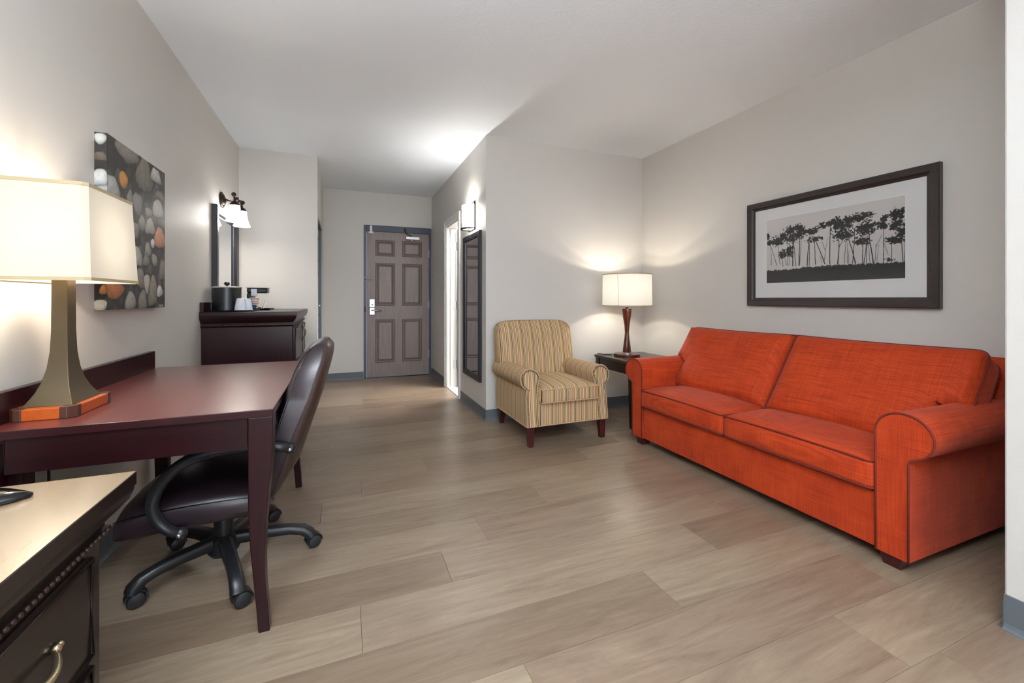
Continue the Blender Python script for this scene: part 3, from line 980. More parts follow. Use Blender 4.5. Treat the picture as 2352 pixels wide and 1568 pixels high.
mitred_frame(PY1, PY0, PZ0, PZ1, fw, XR - .001, [(0, 0), (0, .030), (.004, .034), (.038, .030), (.046, .020), (fw, .016), (fw, 0)], M['picframe'], pic)
box('mat_board', XR - .014, XR - .004, PY1 + fw - .002, PY0 - fw + .002, PZ0 + fw - .002, PZ1 - fw + .002, M['mat'], pic)
qy0, qy1, qz0, qz1 = 2.160, 1.347, 1.193, 1.645
MB().box(XR - .0155, XR - .013, qy1 - .006, qy0 + .006, qz0 - .006, qz0).box(XR - .0155, XR - .013, qy1 - .006, qy0 + .006, qz1, qz1 + .006).box(XR - .0155, XR - .013, qy0, qy0 + .006, qz0, qz1).box(XR - .0155, XR - .013, qy1 - .006, qy1, qz0, qz1).done('mat_bevel', M['bevelcut'], pic)
CROWNS = [(0.0155, 0.7371, 0.012, 0.0505), (0.0424, 0.6386, 0.0373, 0.0368), (0.1086, 0.6486, 0.052, 0.0625), (0.1653, 0.7005, 0.0441, 0.0681), (0.2203, 0.7829, 0.0491, 0.0639), (0.2913, 0.8076, 0.0413, 0.0502), (0.2383, 0.6826, 0.0486, 0.0716), (0.2913, 0.7167, 0.0345, 0.0706), (0.1466, 0.4363, 0.028, 0.057), (0.2112, 0.465, 0.0324, 0.0721), (0.3847, 0.7309, 0.0506, 0.0459), (0.4052, 0.6037, 0.0501, 0.0335), (0.4775, 0.788, 0.0327, 0.0373), (0.524, 0.7965, 0.0379, 0.0324), (0.5732, 0.8327, 0.0339, 0.0406), (0.6064, 0.7505, 0.061, 0.0718), (0.6532, 0.8077, 0.0317, 0.0496), (0.6173, 0.6328, 0.0676, 0.0716), (0.7194, 0.8149, 0.0372, 0.0528), (0.7633, 0.831, 0.0427, 0.0439), (0.7897, 0.8332, 0.0228, 0.034), (0.7699, 0.6619, 0.0554, 0.0821), (0.7432, 0.5107, 0.0465, 0.0469), (0.8539, 0.7025, 0.0312, 0.032), (0.8789, 0.748, 0.0234, 0.0397), (0.8727, 0.6532, 0.0338, 0.0331), (0.9515, 0.7794, 0.0351, 0.0672), (0.9808, 0.808, 0.0185, 0.0461), (0.9456, 0.6648, 0.0439, 0.0583), (0.9808, 0.5776, 0.0259, 0.0704), (0.9486, 0.4763, 0.0496, 0.044), (0.9096, 0.2405, 0.0229, 0.0262)]
TRUNKS = [(0.0454, 0.2787, 0.0385, 0.5642, 0.0036), (0.0942, 0.2723, 0.0404, 0.5805, 0.0042), (0.1229, 0.2849, 0.1086, 0.5499, 0.0041), (0.1513, 0.2485, 0.1419, 0.4127, 0.004), (0.1792, 0.261, 0.1653, 0.3925, 0.0033), (0.1884, 0.2598, 0.1884, 0.6143, 0.004), (0.2021, 0.258, 0.2067, 0.53, 0.0033), (0.2338, 0.2459, 0.2365, 0.6035, 0.0077), (0.2605, 0.2424, 0.2427, 0.6021, 0.0051), (0.2869, 0.2468, 0.2913, 0.5755, 0.0075), (0.2913, 0.2462, 0.3043, 0.5883, 0.0038), (0.3529, 0.2381, 0.3664, 0.5744, 0.0073), (0.3705, 0.2358, 0.3747, 0.6032, 0.0048), (0.4191, 0.2445, 0.411, 0.534, 0.0058), (0.4892, 0.2424, 0.4256, 0.5611, 0.0067), (0.4656, 0.2531, 0.4537, 0.3598, 0.0023), (0.4853, 0.2801, 0.4931, 0.4273, 0.0034), (0.4931, 0.4273, 0.4735, 0.5355, 0.0028), (0.4931, 0.4273, 0.5087, 0.5721, 0.0022), (0.5248, 0.2374, 0.5279, 0.7145, 0.0066), (0.5828, 0.2294, 0.5895, 0.4522, 0.0075), (0.5895, 0.4522, 0.6173, 0.5468, 0.0042), (0.5895, 0.4522, 0.588, 0.5681, 0.0042), (0.5895, 0.4522, 0.5582, 0.5169, 0.0021), (0.6245, 0.2308, 0.6404, 0.513, 0.0036), (0.6482, 0.2274, 0.6518, 0.4821, 0.0026), (0.6582, 0.226, 0.6603, 0.3672, 0.0026), (0.7036, 0.2127, 0.6603, 0.5368, 0.0069), (0.6849, 0.2223, 0.6953, 0.5707, 0.005), (0.7486, 0.2133, 0.7486, 0.475, 0.0048), (0.7566, 0.2053, 0.7732, 0.4696, 0.0048), (0.7713, 0.2102, 0.7765, 0.5508, 0.0038), (0.7962, 0.1999, 0.7831, 0.4674, 0.0028), (0.8157, 0.1904, 0.7897, 0.5612, 0.0074), (0.8221, 0.1896, 0.8317, 0.403, 0.0032), (0.8317, 0.403, 0.8602, 0.5303, 0.0028), (0.8317, 0.1882, 0.8476, 0.3865, 0.0023), (0.8758, 0.169, 0.877, 0.5791, 0.0045), (0.9035, 0.2966, 0.882, 0.4325, 0.0026), (0.9205, 0.15, 0.9247, 0.4624, 0.0043), (0.9895, 0.1412, 0.9779, 0.4502, 0.005), (0.997, 0.1402, 0.997, 0.4331, 0.0033)]


def tree_col(U, V):
    X = U; Y = V          # u 0..1 left-right as seen, v 0..1 bottom-top
    asp = .813 / .452
    sky = 192 + 14 * V - 10 * U + 8 * (fbm(U * 2, V * 2, 5) - .5)
    out = np.stack([sky, sky - 3, sky - 4], -1)
    m = np.zeros_like(U)
    ns = fbm(U * 60 * asp, V * 60, 11, 3)
    ns2 = fbm(U * 26 * asp, V * 34, 21, 3)
    for i, (cx_, cy_, rx, ry) in enumerate(CROWNS):
        d = ((U - cx_) / rx) ** 2 + ((V - cy_) / ry) ** 2
        f = 1.6 - d + (ns - .46) * 5.0 + (ns2 - .46) * 2.4
        m = np.maximum(m, np.clip(f * 3, 0, 1) * (d < 3.0))
    for x0, y0, x1, y1, w in TRUNKS:
        x1, y1 = x1 + (x1 - x0) * .22, y1 + (y1 - y0) * .22
        dx, dy = (x1 - x0), (y1 - y0)
        px, py = (U - x0) * asp, (V - y0)
        L2 = (dx * asp) ** 2 + dy ** 2
        tt = np.clip((px * dx * asp + py * dy) / L2, 0, 1)
        bend = (fbm(V * 9 + x0 * 50, V * 0, 31, 2) - .45) * .012
        dist = np.hypot(px - tt * dx * asp + bend, py - tt * dy)
        ww = w * (1 - .35 * tt)
        m = np.maximum(m, np.clip((ww - dist) / .0025 + .5, 0, 1))
    gl = .205 + .018 * np.exp(-((U - .5) / .2) ** 2) + .05 * (fbm(U * 90, V * 30, 8, 3) - .45)
    m = np.maximum(m, np.clip((gl - V) * 90, 0, 1))
    dk = 34 + 12 * ns + 26 * np.clip((.17 - V) * 5, 0, 1)
    dark = np.stack([dk, dk, dk + 1], -1)
    return out * (1 - m[..., None]) + dark * m[..., None]


print_mesh('tree_print', lambda u, v: (XR - .0148, qy0 + (qy1 - qy0) * u, qz0 + (qz1 - qz0) * v), 520, 290, tree_col, .3, pic)
t = NT('picture_glass', 0.05, col=(1, 1, 1, 1))
t.b.inputs['Transmission Weight'].default_value = 1.0
t.b.inputs['IOR'].default_value = 1.2
t.b.inputs['Alpha'].default_value = 0.05
M['glass'] = t.m
box('glass_pane', XR - .0185, XR - .017, PY1 + fw - .003, PY0 - fw + .003, PZ0 + fw - .003, PZ1 - fw + .003, M['glass'], pic)

# ------------------------------------------------------------------ sofa
SY, SF = 1.793, 2.030
sofa = thing('sofa', (2.44, SY, 0), 'orange-red linen two-seat sofa with rolled arms against the right wall', 'sofa')
MB().box(SF + .012, 2.80, SY - .730, SY + .730, .055, .292).done('seat_base', M['linen'], sofa, bevel=.008, smooth=False)
# arms
for s, nm in ((-1, 'near'), (1, 'far')):
    prof = [(.730, .055), (.730, .50)]
    cyr, czr, rr = .826, .5425, .0885
    for a in np.linspace(165, -12, 15):
        pass
    arc = []
    for a in np.linspace(178, -62, 20):
        arc.append((cyr + (rr + .006) * math.cos(R(a)), czr + rr * math.sin(R(a))))
    prof = [(.733, .055), (.733, .42)] + arc + [(.846, .452), (.842, .43), (.842, .055)]
    poly = [(SY + s * a, b) for a, b in prof]
    x0 = SF
    secs = []
    for x, g in ((SF, -.006), (SF - .0, -.003), (SF + .006, 0), (2.83, 0)):
        c_ = Vector((SY + s * .80, .38))
        secs.append([(x, c_.x + (p[0] - c_.x) * (1 + g), c_.y + (p[1] - c_.y) * (1 + g * .5)) for p in poly])
    MB().loft(secs).done('arm', M['linen'], sofa, smooth=True, angle=40)
    pp = [(SF - .001, a, b) for a, b in poly]
    pp2 = spline(pp[1:-1], 2)
    arm = sofa.children[-1]
    tube('piping', [pp[0]] + [tuple(q) for q in pp2] + [pp[-1]], .0042, M['piping'], arm, 6)
# front rail below cushions and piping
tube('piping', [(SF + .006, SY - .728, .290), (SF + .006, SY + .728, .290)], .004, M['piping'], sofa, 6)
# seat cushions
for a, b in ((SY - .728, SY + .006), (SY + .010, SY + .728)):
    cu = rounded_box('seat_cushion', SF - .018, 2.50, a, b, .292, .418, .022, .030, M['linen'], sofa, 18, belly=.012, wrinkle=.004)
    for z in (.300, .411):
        lp = rect_loop(SF - .018, 2.50, a + .001, b - .001, z, .022)
        mid = (a + b) / 2
        pts = []
        for x, y, z_ in lp:
            e = 1 - ((y - mid) / ((b - a) / 2)) ** 2
            e = max(0, e)
            pts.append((x - (.001 if x < SF else 0), y, z_ + (.006 * e if z > .35 and x < SF + .01 else 0)))
        tube('piping', pts, .0042, M['piping'], cu, 6, closed=True)


# back cushions (T shape over the arm)
def back_cushion(y_in, y_arm, y_out, sgn):
    hgt, notch = .520, .215
    B = Vector((2.355, 0, .418)); up = Vector((.29, 0, .435)).normalized(); nn = Vector((-up.z, 0, up.x))
    T = .165
    ys_ = np.concatenate([np.linspace(y_in, y_arm, 22), np.linspace(y_arm, y_out, 6)[1:]])
    vs_ = np.concatenate([np.linspace(0, notch, 12), np.linspace(notch, hgt, 13)[1:]])
    ia = 21; iv = 11
    ny, nv = len(ys_), len(vs_)

    def inside(i, j):
        return not (i >= ia and j < iv)
    lim = abs(y_arm - y_in); tot = abs(y_out - y_in)

    def dist(y, v):
        a = abs(y - y_in)
        ds = [a, hgt - v]
        if v < notch:
            ds += [v, max(lim - a, 0)]
        else:
            ds += [tot - a]
            if a > lim: ds.append(v - notch)
            else: ds.append(min(v, math.hypot(lim - a, v - notch) if a < lim else 9))
        return max(0, min(ds))
    mb = MB(); idx = {}
    front = []; back = []
    for j in range(nv):
        for i in range(ny):
            y, v = ys_[i], vs_[j]
            d = dist(y, v)
            rr = min(d / .11, 1)
            puff = math.sqrt(max(0, 1 - (1 - rr) ** 2))
            t_ = T * (.62 + .38 * puff)
            # corner rounding at the top
            yy, vv = y, v
            at = tot - abs(y - y_in)
            if at < .05 and hgt - v < .05 and v > notch:
                k1, k2 = .05 - at, .05 - (hgt - v)
                L = math.hypot(k1, k2)
                if L > .05:
                    f = .05 / L
                    yy = y - math.copysign(k1 * (1 - f), y_out - y_in); vv = v - k2 * (1 - f)
            wr = 0
            if v > .2:
                wr = .013 * (noise.noise(Vector((y * 26, v * 3.5, sgn * 3))) ) * min(1, d / .05) * min(1, (v - .2) / .15)
            wr += .010 * noise.noise(Vector((y * 3, v * 4, 7 + sgn))) * min(1, d / .05)
            # top line sags a little mid-way
            sag = -.006 * math.sin(math.pi * abs(y - y_in) / tot) * (v / hgt)
            P = B + up * (vv + sag) + nn * (t_ - T * .62 + wr) + Vector((0, yy, 0))
            Q = B + up * (vv + sag - .0) - nn * (T * .62) + Vector((0, yy, 0))
            front.append(P); back.append(Q)
    n0 = ny * nv
    fs = []
    for j in range(nv - 1):
        for i in range(ny - 1):
            if not inside(i, j): continue
            a = j * ny + i
            fs.append((a, a + 1, a + ny + 1, a + ny))
            fs.append((n0 + a, n0 + a + ny, n0 + a + ny + 1, n0 + a + 1))
    loop = [(i, 0) for i in range(0, ia + 1)] + [(ia, j) for j in range(1, iv + 1)] + [(i, iv) for i in range(ia + 1, ny)] + [(ny - 1, j) for j in range(iv + 1, nv)] + [(i, nv - 1) for i in range(ny - 2, -1, -1)] + [(0, j) for j in range(nv - 2, 0, -1)]
    L = len(loop)
    for k in range(L):
        a = loop[k][1] * ny + loop[k][0]; b = loop[(k + 1) % L][1] * ny + loop[(k + 1) % L][0]
        fs.append((a, b, n0 + b, n0 + a))
    cu = MB().add(front + back, fs).done('back_cushion', M['linen'], sofa, smooth=True, angle=60)
    tube('piping', [front[j * ny + i] + nn * .001 for i, j in loop], .0042, M['piping'], cu, 6, closed=True)
    tube('piping', [back[j * ny + i] for i, j in loop], .004, M['piping'], cu, 6, closed=True)


back_cushion(SY + .004, SY - .756, SY - .852, -1)
back_cushion(SY + .010, SY + .756, SY + .852, 1)
MB().prism([(2.55, .20), (2.72, .20), (2.845, .55), (2.852, .79), (2.835, .812), (2.81, .80), (2.60, .45)], SY - .845, SY + .845, 'Y').done('back_frame', M['linen'], sofa, bevel=.012)
MB().box(2.55, 2.845, SY - .73, SY + .73, .055, .30).done('back_panel', M['linen'], sofa)
for x, y in ((2.085, SY - .775), (2.085, SY + .785), (2.78, SY - .775), (2.78, SY + .785)):
    MB().loft([[(x - .03, y - .03, 0), (x + .03, y - .03, 0), (x + .03, y + .03, 0), (x - .03, y + .03, 0)], [(x - .04, y - .04, .056), (x + .04, y - .04, .056), (x + .04, y + .04, .056), (x - .04, y + .04, .056)]]).done('leg', M['leg_wood'], sofa, bevel=.003)

# ------------------------------------------------------------------ armchair
AX, AF = 1.568, 2.776
arm_c = thing('striped_armchair', (AX, 3.15, 0), 'striped tan, black and orange upholstered armchair with rolled arms and tapered dark legs', 'armchair')
# base: front rail and seat deck
MB().box(AX - .247, AX + .247, AF + .006, 3.45, .151, .318).done('seat_base', M['stripe_x'], arm_c, bevel=.010)
for s in (-1, 1):
    prof = [(.245, .150), (.245, .44)]
    cxr, czr, rr = .302, .487, .076
    for a in np.linspace(172, -70, 18):
        prof.append((cxr + rr * math.cos(R(a)), czr + rr * math.sin(R(a))))
    prof += [(.334, .405), (.342, .36), (.342, .150)]
    poly = [(AX + s * a, b) for a, b in prof]

    def yf(z): return AF + .125 * max(0, z - .16)
    nseg = 8
    secs = []
    for k in range(nseg + 1):
        t_ = k / nseg
        secs.append([(p[0], yf(p[1]) + .012 + (3.455 - yf(p[1]) - .012) * t_, p[1] - .004 * t_) for p in poly])
    am = MB().loft(secs).done('arm', M['stripe_y'], arm_c, smooth=True, angle=40)
    # front facing panel narrower at waist, scroll at top
    fp = []
    for a, b in prof:
        if b < .42:
            w_ = interp([.15, .30, .42], [0, .012, .008], b)
            a2 = a + w_ if a < .3 else a - w_ * .6
        else: a2 = cxr + (a - cxr) * .90
        fp.append((a2, b if b < .42 else czr + (b - czr) * .90))
    pl = [(AX + s * a, b) for a, b in fp]
    MB().loft([[(x, yf(z) + .014, z) for x, z in pl], [(x + (AX + s * .295 - x) * .03, yf(z) + .001, z) for x, z in pl]]).done('arm_front', M['stripe_xn'], am, smooth=True, angle=30)
    pts = [(x, yf(z) + .006, z) for x, z in [(AX + s * a, b) for a, b in prof]]
    tube('welt', [pts[0]] + [tuple(q) for q in spline(pts[1:-1], 2)] + [pts[-1]], .0045, M['rope'], am, 6)
    nb = MB()
    path = [Vector(q) for q in [pts[0]] + [tuple(q) for q in spline(pts[1:-1], 4)] + [pts[-1]]]
    acc = 0
    for p, q in zip(path[:-1], path[1:]):
        L = (q - p).length
        while acc < L:
            w_ = p + (q - p) * (acc / L)
            c_ = Vector((AX + s * .295, w_.y, min(w_.z, .49)))
            inn = (c_ - w_); inn.y = 0
            if inn.length > 1e-6: w_ = w_ + inn.normalized() * .012
            nb.ball((w_.x, yf(w_.z) - .001, w_.z), .0042, 6, 3)
            acc += .013
        acc -= L
    o = nb.done('nailhead_trim', M['nail'], am, smooth=True); o['kind'] = 'stuff'
# seat cushion
cu = rounded_box('seat_cushion', AX - .242, AX + .242, AF - .028, 3.36, .318, .428, .020, .034, M['stripe_x'], arm_c, 18, belly=.008)
for z in (.325, .420):
    tube('welt', rect_loop(AX - .242, AX + .242, AF - .029, 3.36, z, .02), .004, M['rope'], cu, 6, closed=True)
# back
secs = []
HB = .357
zs_ = [.20, .40, .50, .60, .70, .78, .82, .85, .872, .884]
for z in zs_:
    y0 = interp([.20, .42, .60, .80, .884], [3.30, 3.295, 3.315, 3.36, 3.415], z)
    y1 = interp([.20, .60, .84, .884], [3.48, 3.505, 3.525, 3.495], z)
    k = max(0, (z - .79) / .094)
    hw = HB - .075 * (1 - math.sqrt(max(0, 1 - k * k)))
    if z < .47: hw = .30
    hy = (y1 - y0) / 2; yc = (y0 + y1) / 2
    q = []
    m = 36
    for i in range(m):
        a = 2 * math.pi * i / m
        ca, sa = math.cos(a), math.sin(a)
        q.append((AX + hw * math.copysign(abs(ca) ** .28, ca), yc + hy * math.copysign(abs(sa) ** .55, sa), z + (.006 * (1 - abs(ca)) if z > .86 else 0)))
    secs.append(q)
bk = MB().loft(secs).done('backrest', M['stripe_x'], arm_c, smooth=True, angle=50)
bk.data.materials.append(M['stripe_side'])
for p_ in bk.data.polygons:
    if abs(p_.normal.x) > .8: p_.material_index = 1
# side gussets of the back (stripes running along)
for s in (-1, 1):
    pts = []
    for z in np.linspace(.48, .80, 12):
        y0 = interp([.20, .42, .60, .80, .884], [3.30, 3.295, 3.315, 3.36, 3.415], z)
        pts.append((AX + s * (HB - .012), y0 + .028, z))
    for k in range(1, 8):
        a = R(90 * k / 7)
        pts.append((AX + s * (HB - .075 + .065 * math.cos(a)), 3.39 + .02 * k / 7, .80 + .07 * math.sin(a)))
    tube('welt', spline(pts, 2), .004, M['rope'], bk, 6)
tube('welt', rect_loop(AX - .344, AX + .344, AF + .008, 3.47, .152, .01), .0045, M['rope'], arm_c, 6, closed=True)
for x, y, bx_, by_ in ((AX - .305, AF + .045, .012, -.008), (AX + .305, AF + .045, .012, -.008), (AX - .29, 3.44, .008, .02), (AX + .29, 3.44, .008, .02)):
    h0, h1 = .018, .027
    s = 1 if x > AX else -1
    MB().loft([[(x + s * 0 - h0, y + by_ - h0, 0), (x + h0, y + by_ - h0, 0), (x + h0, y + by_ + h0, 0), (x - h0, y + by_ + h0, 0)],
               [(x - h1, y - h1, .152), (x + h1, y - h1, .152), (x + h1, y + h1, .152), (x - h1, y + h1, .152)]]).done('leg', M['leg_wood'], arm_c, bevel=.002)

# ------------------------------------------------------------------ end table and round-shade lamp
et = thing('end_table', (2.465, 3.14, 0), 'small dark espresso end table in the corner between armchair and sofa', 'table')
box('tabletop', 2.195, 2.735, 2.86, 3.415, .535, .557, M['espresso_dark'], et, bevel=.003)
for a in ((2.208, 2.230, 2.93, 3.345), (2.700, 2.722, 2.93, 3.345)):
    box('apron', a[0], a[1], a[2], a[3], .445, .535, M['espresso'], et, bevel=.002)
for a in ((2.872, 2.892), (3.383, 3.405)):
    box('apron', 2.262, 2.668, a[0], a[1], .445, .535, M['espresso'], et, bevel=.002)
for x in (2.203, 2.677):
    for y in (2.868, 3.357):
        s = .05
        MB().loft([[(x + .008, y + .008, 0), (x + s - .008, y + .008, 0), (x + s - .008, y + s - .008, 0), (x + .008, y + s - .008, 0)], [(x, y, .44), (x + s, y, .44), (x + s, y + s, .44), (x, y + s, .44)], [(x, y, .535), (x + s, y, .535), (x + s, y + s, .535), (x, y + s, .535)]]).done('leg', M['espresso'], et, bevel=.002)
cd_ = tube('power_cord', spline([(2.31, 3.30, .561), (2.26, 3.36, .561), (2.24, 3.41, .563), (2.235, 3.424, .54), (2.238, 3.425, .40), (2.246, 3.43, .25), (2.232, 3.46, .10), (2.25, 3.50, .006)], 5), .0035, M['black'])
tag(cd_, 'thin black power cord hanging down behind the corner end table', 'cord')

tx, ty, tz = 2.408, 3.205, .557
tl = thing('table_lamp', (tx, ty, tz), 'lit lamp with round drum shade and turned wooden stem on the end table', 'lamp')
lathe('base', (tx, ty, tz), [(.001, 0), (.112, 0), (.117, .003), (.117, .020), (.113, .024), (.001, .024)], M['walnut'], tl, 40)
lathe('base_ring', (tx, ty, tz), [(.001, .023), (.052, .023), (.052, .032), (.045, .035), (.001, .035)], M['silver'], tl, 32)
secs = []
for k in range(33):
    t_ = k / 32
    z = tz + .034 + t_ * .400
    r_ = interp([0, .12, .32, .45, .62, .82, .95, 1.0], [.037, .035, .026, .0205, .024, .034, .0385, .038], t_)
    tw = R(150) * t_
    q = []
    for i in range(24):
        a = 2 * math.pi * i / 24
        rr = r_ * (1 + .10 * math.cos(2 * (a - tw)))
        q.append((tx + rr * math.cos(a), ty + rr * math.sin(a), z))
    secs.append(q)
MB().loft(secs).done('stem', M['walnut'], tl, smooth=True, angle=50)
lathe('neck', (tx, ty, tz), [(.001, .43), (.013, .43), (.013, .45), (.008, .455), (.008, .54), (.001, .54)], M['bronze'], tl, 16)
SR0, SR1, SZ0, SZ1 = .2205, .217, 1.015, 1.304
B2 = (tx, ty, 1.185)
M['shade_drum'] = shade_mat('lit_drum_shade', B2, 0.225, 0.12, 0.34, (1.0, 0.92, 0.76))
n = 48
ring = lambda r, z: [(tx + r * math.cos(2 * math.pi * i / n), ty + r * math.sin(2 * math.pi * i / n), z) for i in range(n)]
MB().loft([ring(SR0, SZ0), ring(SR1, SZ1), ring(SR1 - .002, SZ1), ring(SR0 - .002, SZ0)], closed=True).done('lamp_shade', M['shade_drum'], tl, smooth=True, angle=40)
for r, z in ((SR0, SZ0 + .003), (SR1, SZ1 - .003)):
    MB().loft([ring(r + .0015, z - .004), ring(r + .0015, z + .004), ring(r - .003, z + .004), ring(r - .003, z - .004)], closed=True).done('shade_edging', M['shade_trim'], tl, smooth=True, angle=40)
a = R(215)
MB().tube([(tx + (SR0 + .001) * math.cos(a), ty + (SR0 + .001) * math.sin(a), SZ0 + .003), (tx + (SR1 + .001) * math.cos(a - .05), ty + (SR1 + .001) * math.sin(a - .05), SZ1 - .003)], .0014, 5).done('shade_seam', M['shade_trim'], tl)
MB().tube([(tx - SR1, ty, SZ1 - .012), (tx + SR1, ty, SZ1 - .012)], .002, 5).tube([(tx, ty - SR1, SZ1 - .012), (tx, ty + SR1, SZ1 - .012)], .002, 5).tube([(tx, ty, SZ1 - .20), (tx + .05, ty, SZ1 - .12), (tx, ty, SZ1 - .005)], .002, 5).done('shade_frame', M['bronze'], tl)
lathe('finial', (tx, ty, SZ1 - .012), [(.001, 0), (.022, 0), (.022, .008), (.014, .012), (.020, .020), (.018, .026), (.001, .028)], M['bronze'], tl, 16)
MB().ball(B2, .028, 14, 10).done('bulb', M['bulb'], tl, smooth=True)
light('table_lamp_light', 'POINT', (tx, ty, B2[2] + .036), 5.5, (1.0, .91, .76), .02)
light('table_lamp_light_down', 'POINT', (tx - .0, ty, B2[2] - .036), 5.5, (1.0, .92, .80), .02)

# ------------------------------------------------------------------ office chair
OX, OY = -.452, 2.020
oc = thing('office_chair', (OX, OY, 0), 'dark brown leather swivel office chair with black loop armrests pushed under the desk', 'office chair')
cast = [(-.690, 1.862), (-.345, 1.728), (-.135, 2.030), (-.330, 2.335), (-.681, 2.225)]
lathe('gas_column', (OX, OY, 0), [(.001, .075), (.040, .075), (.040, .10), (.034, .105), (.034, .235), (.001, .235)], M['blackmat'], oc, 24)
hubm = lathe('hub', (OX, OY, 0), [(.001, .055), (.045, .055), (.055, .07), (.052, .125), (.040, .135), (.001, .135)], M['blackmat'], oc, 24)
for cx_, cy_ in cast:
    d = Vector((cx_ - OX, cy_ - OY, 0)); L = d.length; d.normalize(); pr_ = Vector((-d.y, d.x, 0))
    C0 = Vector((OX, OY, 0))
    secs = []
    for t_, zt, hw, hh in ((.02, .128, .024, .030), (.20, .130, .025, .026), (.50, .128, .024, .022), (.75, .120, .023, .020), (.90, .108, .024, .021), (.98, .090, .025, .022), (1.01, .075, .026, .018)):
        c = C0 + d * (L * t_)
        tilt = 0 if t_ < .8 else (t_ - .8) / .21 * R(70)
        nrm = Vector((0, 0, 1)) * math.cos(tilt) + d * math.sin(tilt)
        q = []
        for i in range(14):
            a_ = 2 * math.pi * i / 14
            ca, sa = math.cos(a_), math.sin(a_)
            q.append(c + Vector((0, 0, zt - .022)) + pr_ * hw * math.copysign(abs(ca) ** .7, ca) + nrm * hh * math.copysign(abs(sa) ** .7, sa))
        secs.append(q)
    MB().loft(secs).done('base_spoke', M['blackmat'], oc, smooth=True, angle=50)
    # caster: twin wheels with hood
    ang = random.uniform(0, 6.28)
    ax = Vector((math.cos(R(-20)), math.sin(R(-20)), 0)) if cx_ > -.6 else Vector((math.cos(R(-35)), math.sin(R(-35)), 0))
    ax = Vector((math.sin(R(25)), -math.cos(R(25)), 0))
    fw_ = Vector((-ax.y, ax.x, 0))
    wc = Vector((cx_, cy_, 0)) + fw_ * .012
    mb = MB()
    for s in (-1, 1):
        secs = []
        for off, r_ in ((.003, .010), (.003, .0255), (.006, .0275), (.016, .0275), (.021, .024), (.024, .012), (.0245, .001)):
            q = []
            for i in range(20):
                a_ = 2 * math.pi * i / 20
                q.append(wc + ax * s * off + fw_ * r_ * math.cos(a_) + Vector((0, 0, .0275 + r_ * math.sin(a_))))
            secs.append(q)
        mb.loft(secs)
    ca_ = mb.done('caster', M['caster'], oc, smooth=True, angle=40)
    secs = []
    for i in range(9):
        a_ = R(-5 + 175 * i / 8)
        q = []
        for s, rr in ((-.018, .0305), (.018, .0305), (.018, .034), (-.018, .034)):
            q.append(wc + ax * s + fw_ * rr * math.cos(a_) + Vector((0, 0, .0275 + rr * math.sin(a_))))
        secs.append(q)
    MB().loft(secs).lathe((cx_, cy_, .045), [(.012, 0), (.012, .03)], 10).done('caster_hood', M['blackmat'], ca_, smooth=True, angle=40)

# seat
secs = []
for x, zb, zt, hw in ((-.722, .262, .345, .215), (-.715, .252, .356, .228), (-.69, .250, .372, .238), (-.65, .255, .388, .245), (-.58, .264, .402, .250), (-.50, .268, .408, .252), (-.42, .270, .408, .250), (-.34, .270, .402, .245), (-.28, .272, .392, .235), (-.265, .285, .38, .225)):
    q = []
    for i in range(36):
        a_ = 2 * math.pi * i / 36
        ca, sa = math.cos(a_), math.sin(a_)
        y = OY + .005 + hw * math.copysign(abs(ca) ** .30, ca)
        zc, hz = (zb + zt) / 2, (zt - zb) / 2
        z = zc + hz * math.copysign(abs(sa) ** .45, sa)
        if sa > 0: z += -.030 * abs((y - OY) / hw) ** 3
        q.append((x, y, z))
    secs.append(q)
st = MB().loft(secs).done('seat', M['leather'], oc, smooth=True, angle=55)
for s in (-1, 1):
    tube('seam', spline([(-.715, OY + .005 + s * .226, .330), (-.65, OY + .005 + s * .243, .350), (-.50, OY + .005 + s * .2505, .362), (-.34, OY + .005 + s * .243, .360), (-.28, OY + .005 + s * .232, .355)], 4), .0018, M['gloss'], st, 5)
MB().box(-.56, -.36, OY - .09, OY + .09, .235, .268).box(-.36, -.27, OY - .04, OY + .04, .245, .262).done('tilt_mechanism', M['blackmat'], oc, bevel=.006)

# backrest: padded panel and outer shell
def back_half(z): return interp([.29, .34, .42, .52, .62, .72, .80, .85, .89, .905], [.150, .205, .238, .246, .242, .232, .215, .190, .155, .110], z)


def xb(z): return interp([.29, .34, .44, .56, .69, .77, .85, .88, .905], [-.268, -.222, -.164, -.125, -.082, -.060, -.041, -.039, -.056], z)


def xm(z): return interp([.29, .34, .44, .56, .69, .77, .85, .885, .905], [-.268, -.240, -.205, -.168, -.118, -.094, -.068, -.062, -.062], z)


def xf(z): return interp([.29, .34, .44, .56, .69, .77, .85, .885, .905], [-.275, -.305, -.285, -.250, -.212, -.192, -.158, -.128, -.085], z)


secs = []; secb = []
zs_ = [.29, .30, .32, .34, .38, .44, .50, .56, .62, .69, .74, .80, .84, .865, .882, .894, .901, .905]
for z in zs_:
    hw = back_half(z)
    q = []; qb = []
    for i in range(33):
        t_ = -1 + 2 * i / 32
        e = (1 - abs(t_) ** 5) ** .5
        wrap = .012 * t_ * t_
        q.append((xm(z) + (xf(z) - xm(z)) * (.84 + .16 * e) - wrap * .4, OY + hw * t_, z))
        qb.append((xm(z) + (xb(z) - xm(z)) * (.25 + .75 * e) - wrap, OY + hw * t_ * .985, z))
    rear = [(xm(z) - .012 * (-1 + 2 * i / 16) ** 2, OY + hw * (-1 + 2 * i / 16), z) for i in range(16, -1, -1)]
    secs.append(q + rear)
    secb.append(qb + [(p[0] - .001, OY + (p[1] - OY) * .98, p[2]) for p in rear])
bkr = MB().loft(secs).done('backrest', M['leather'], oc, smooth=True, angle=60)
MB().loft(secb).done('back_shell', M['leather_back'], oc, smooth=True, angle=60)
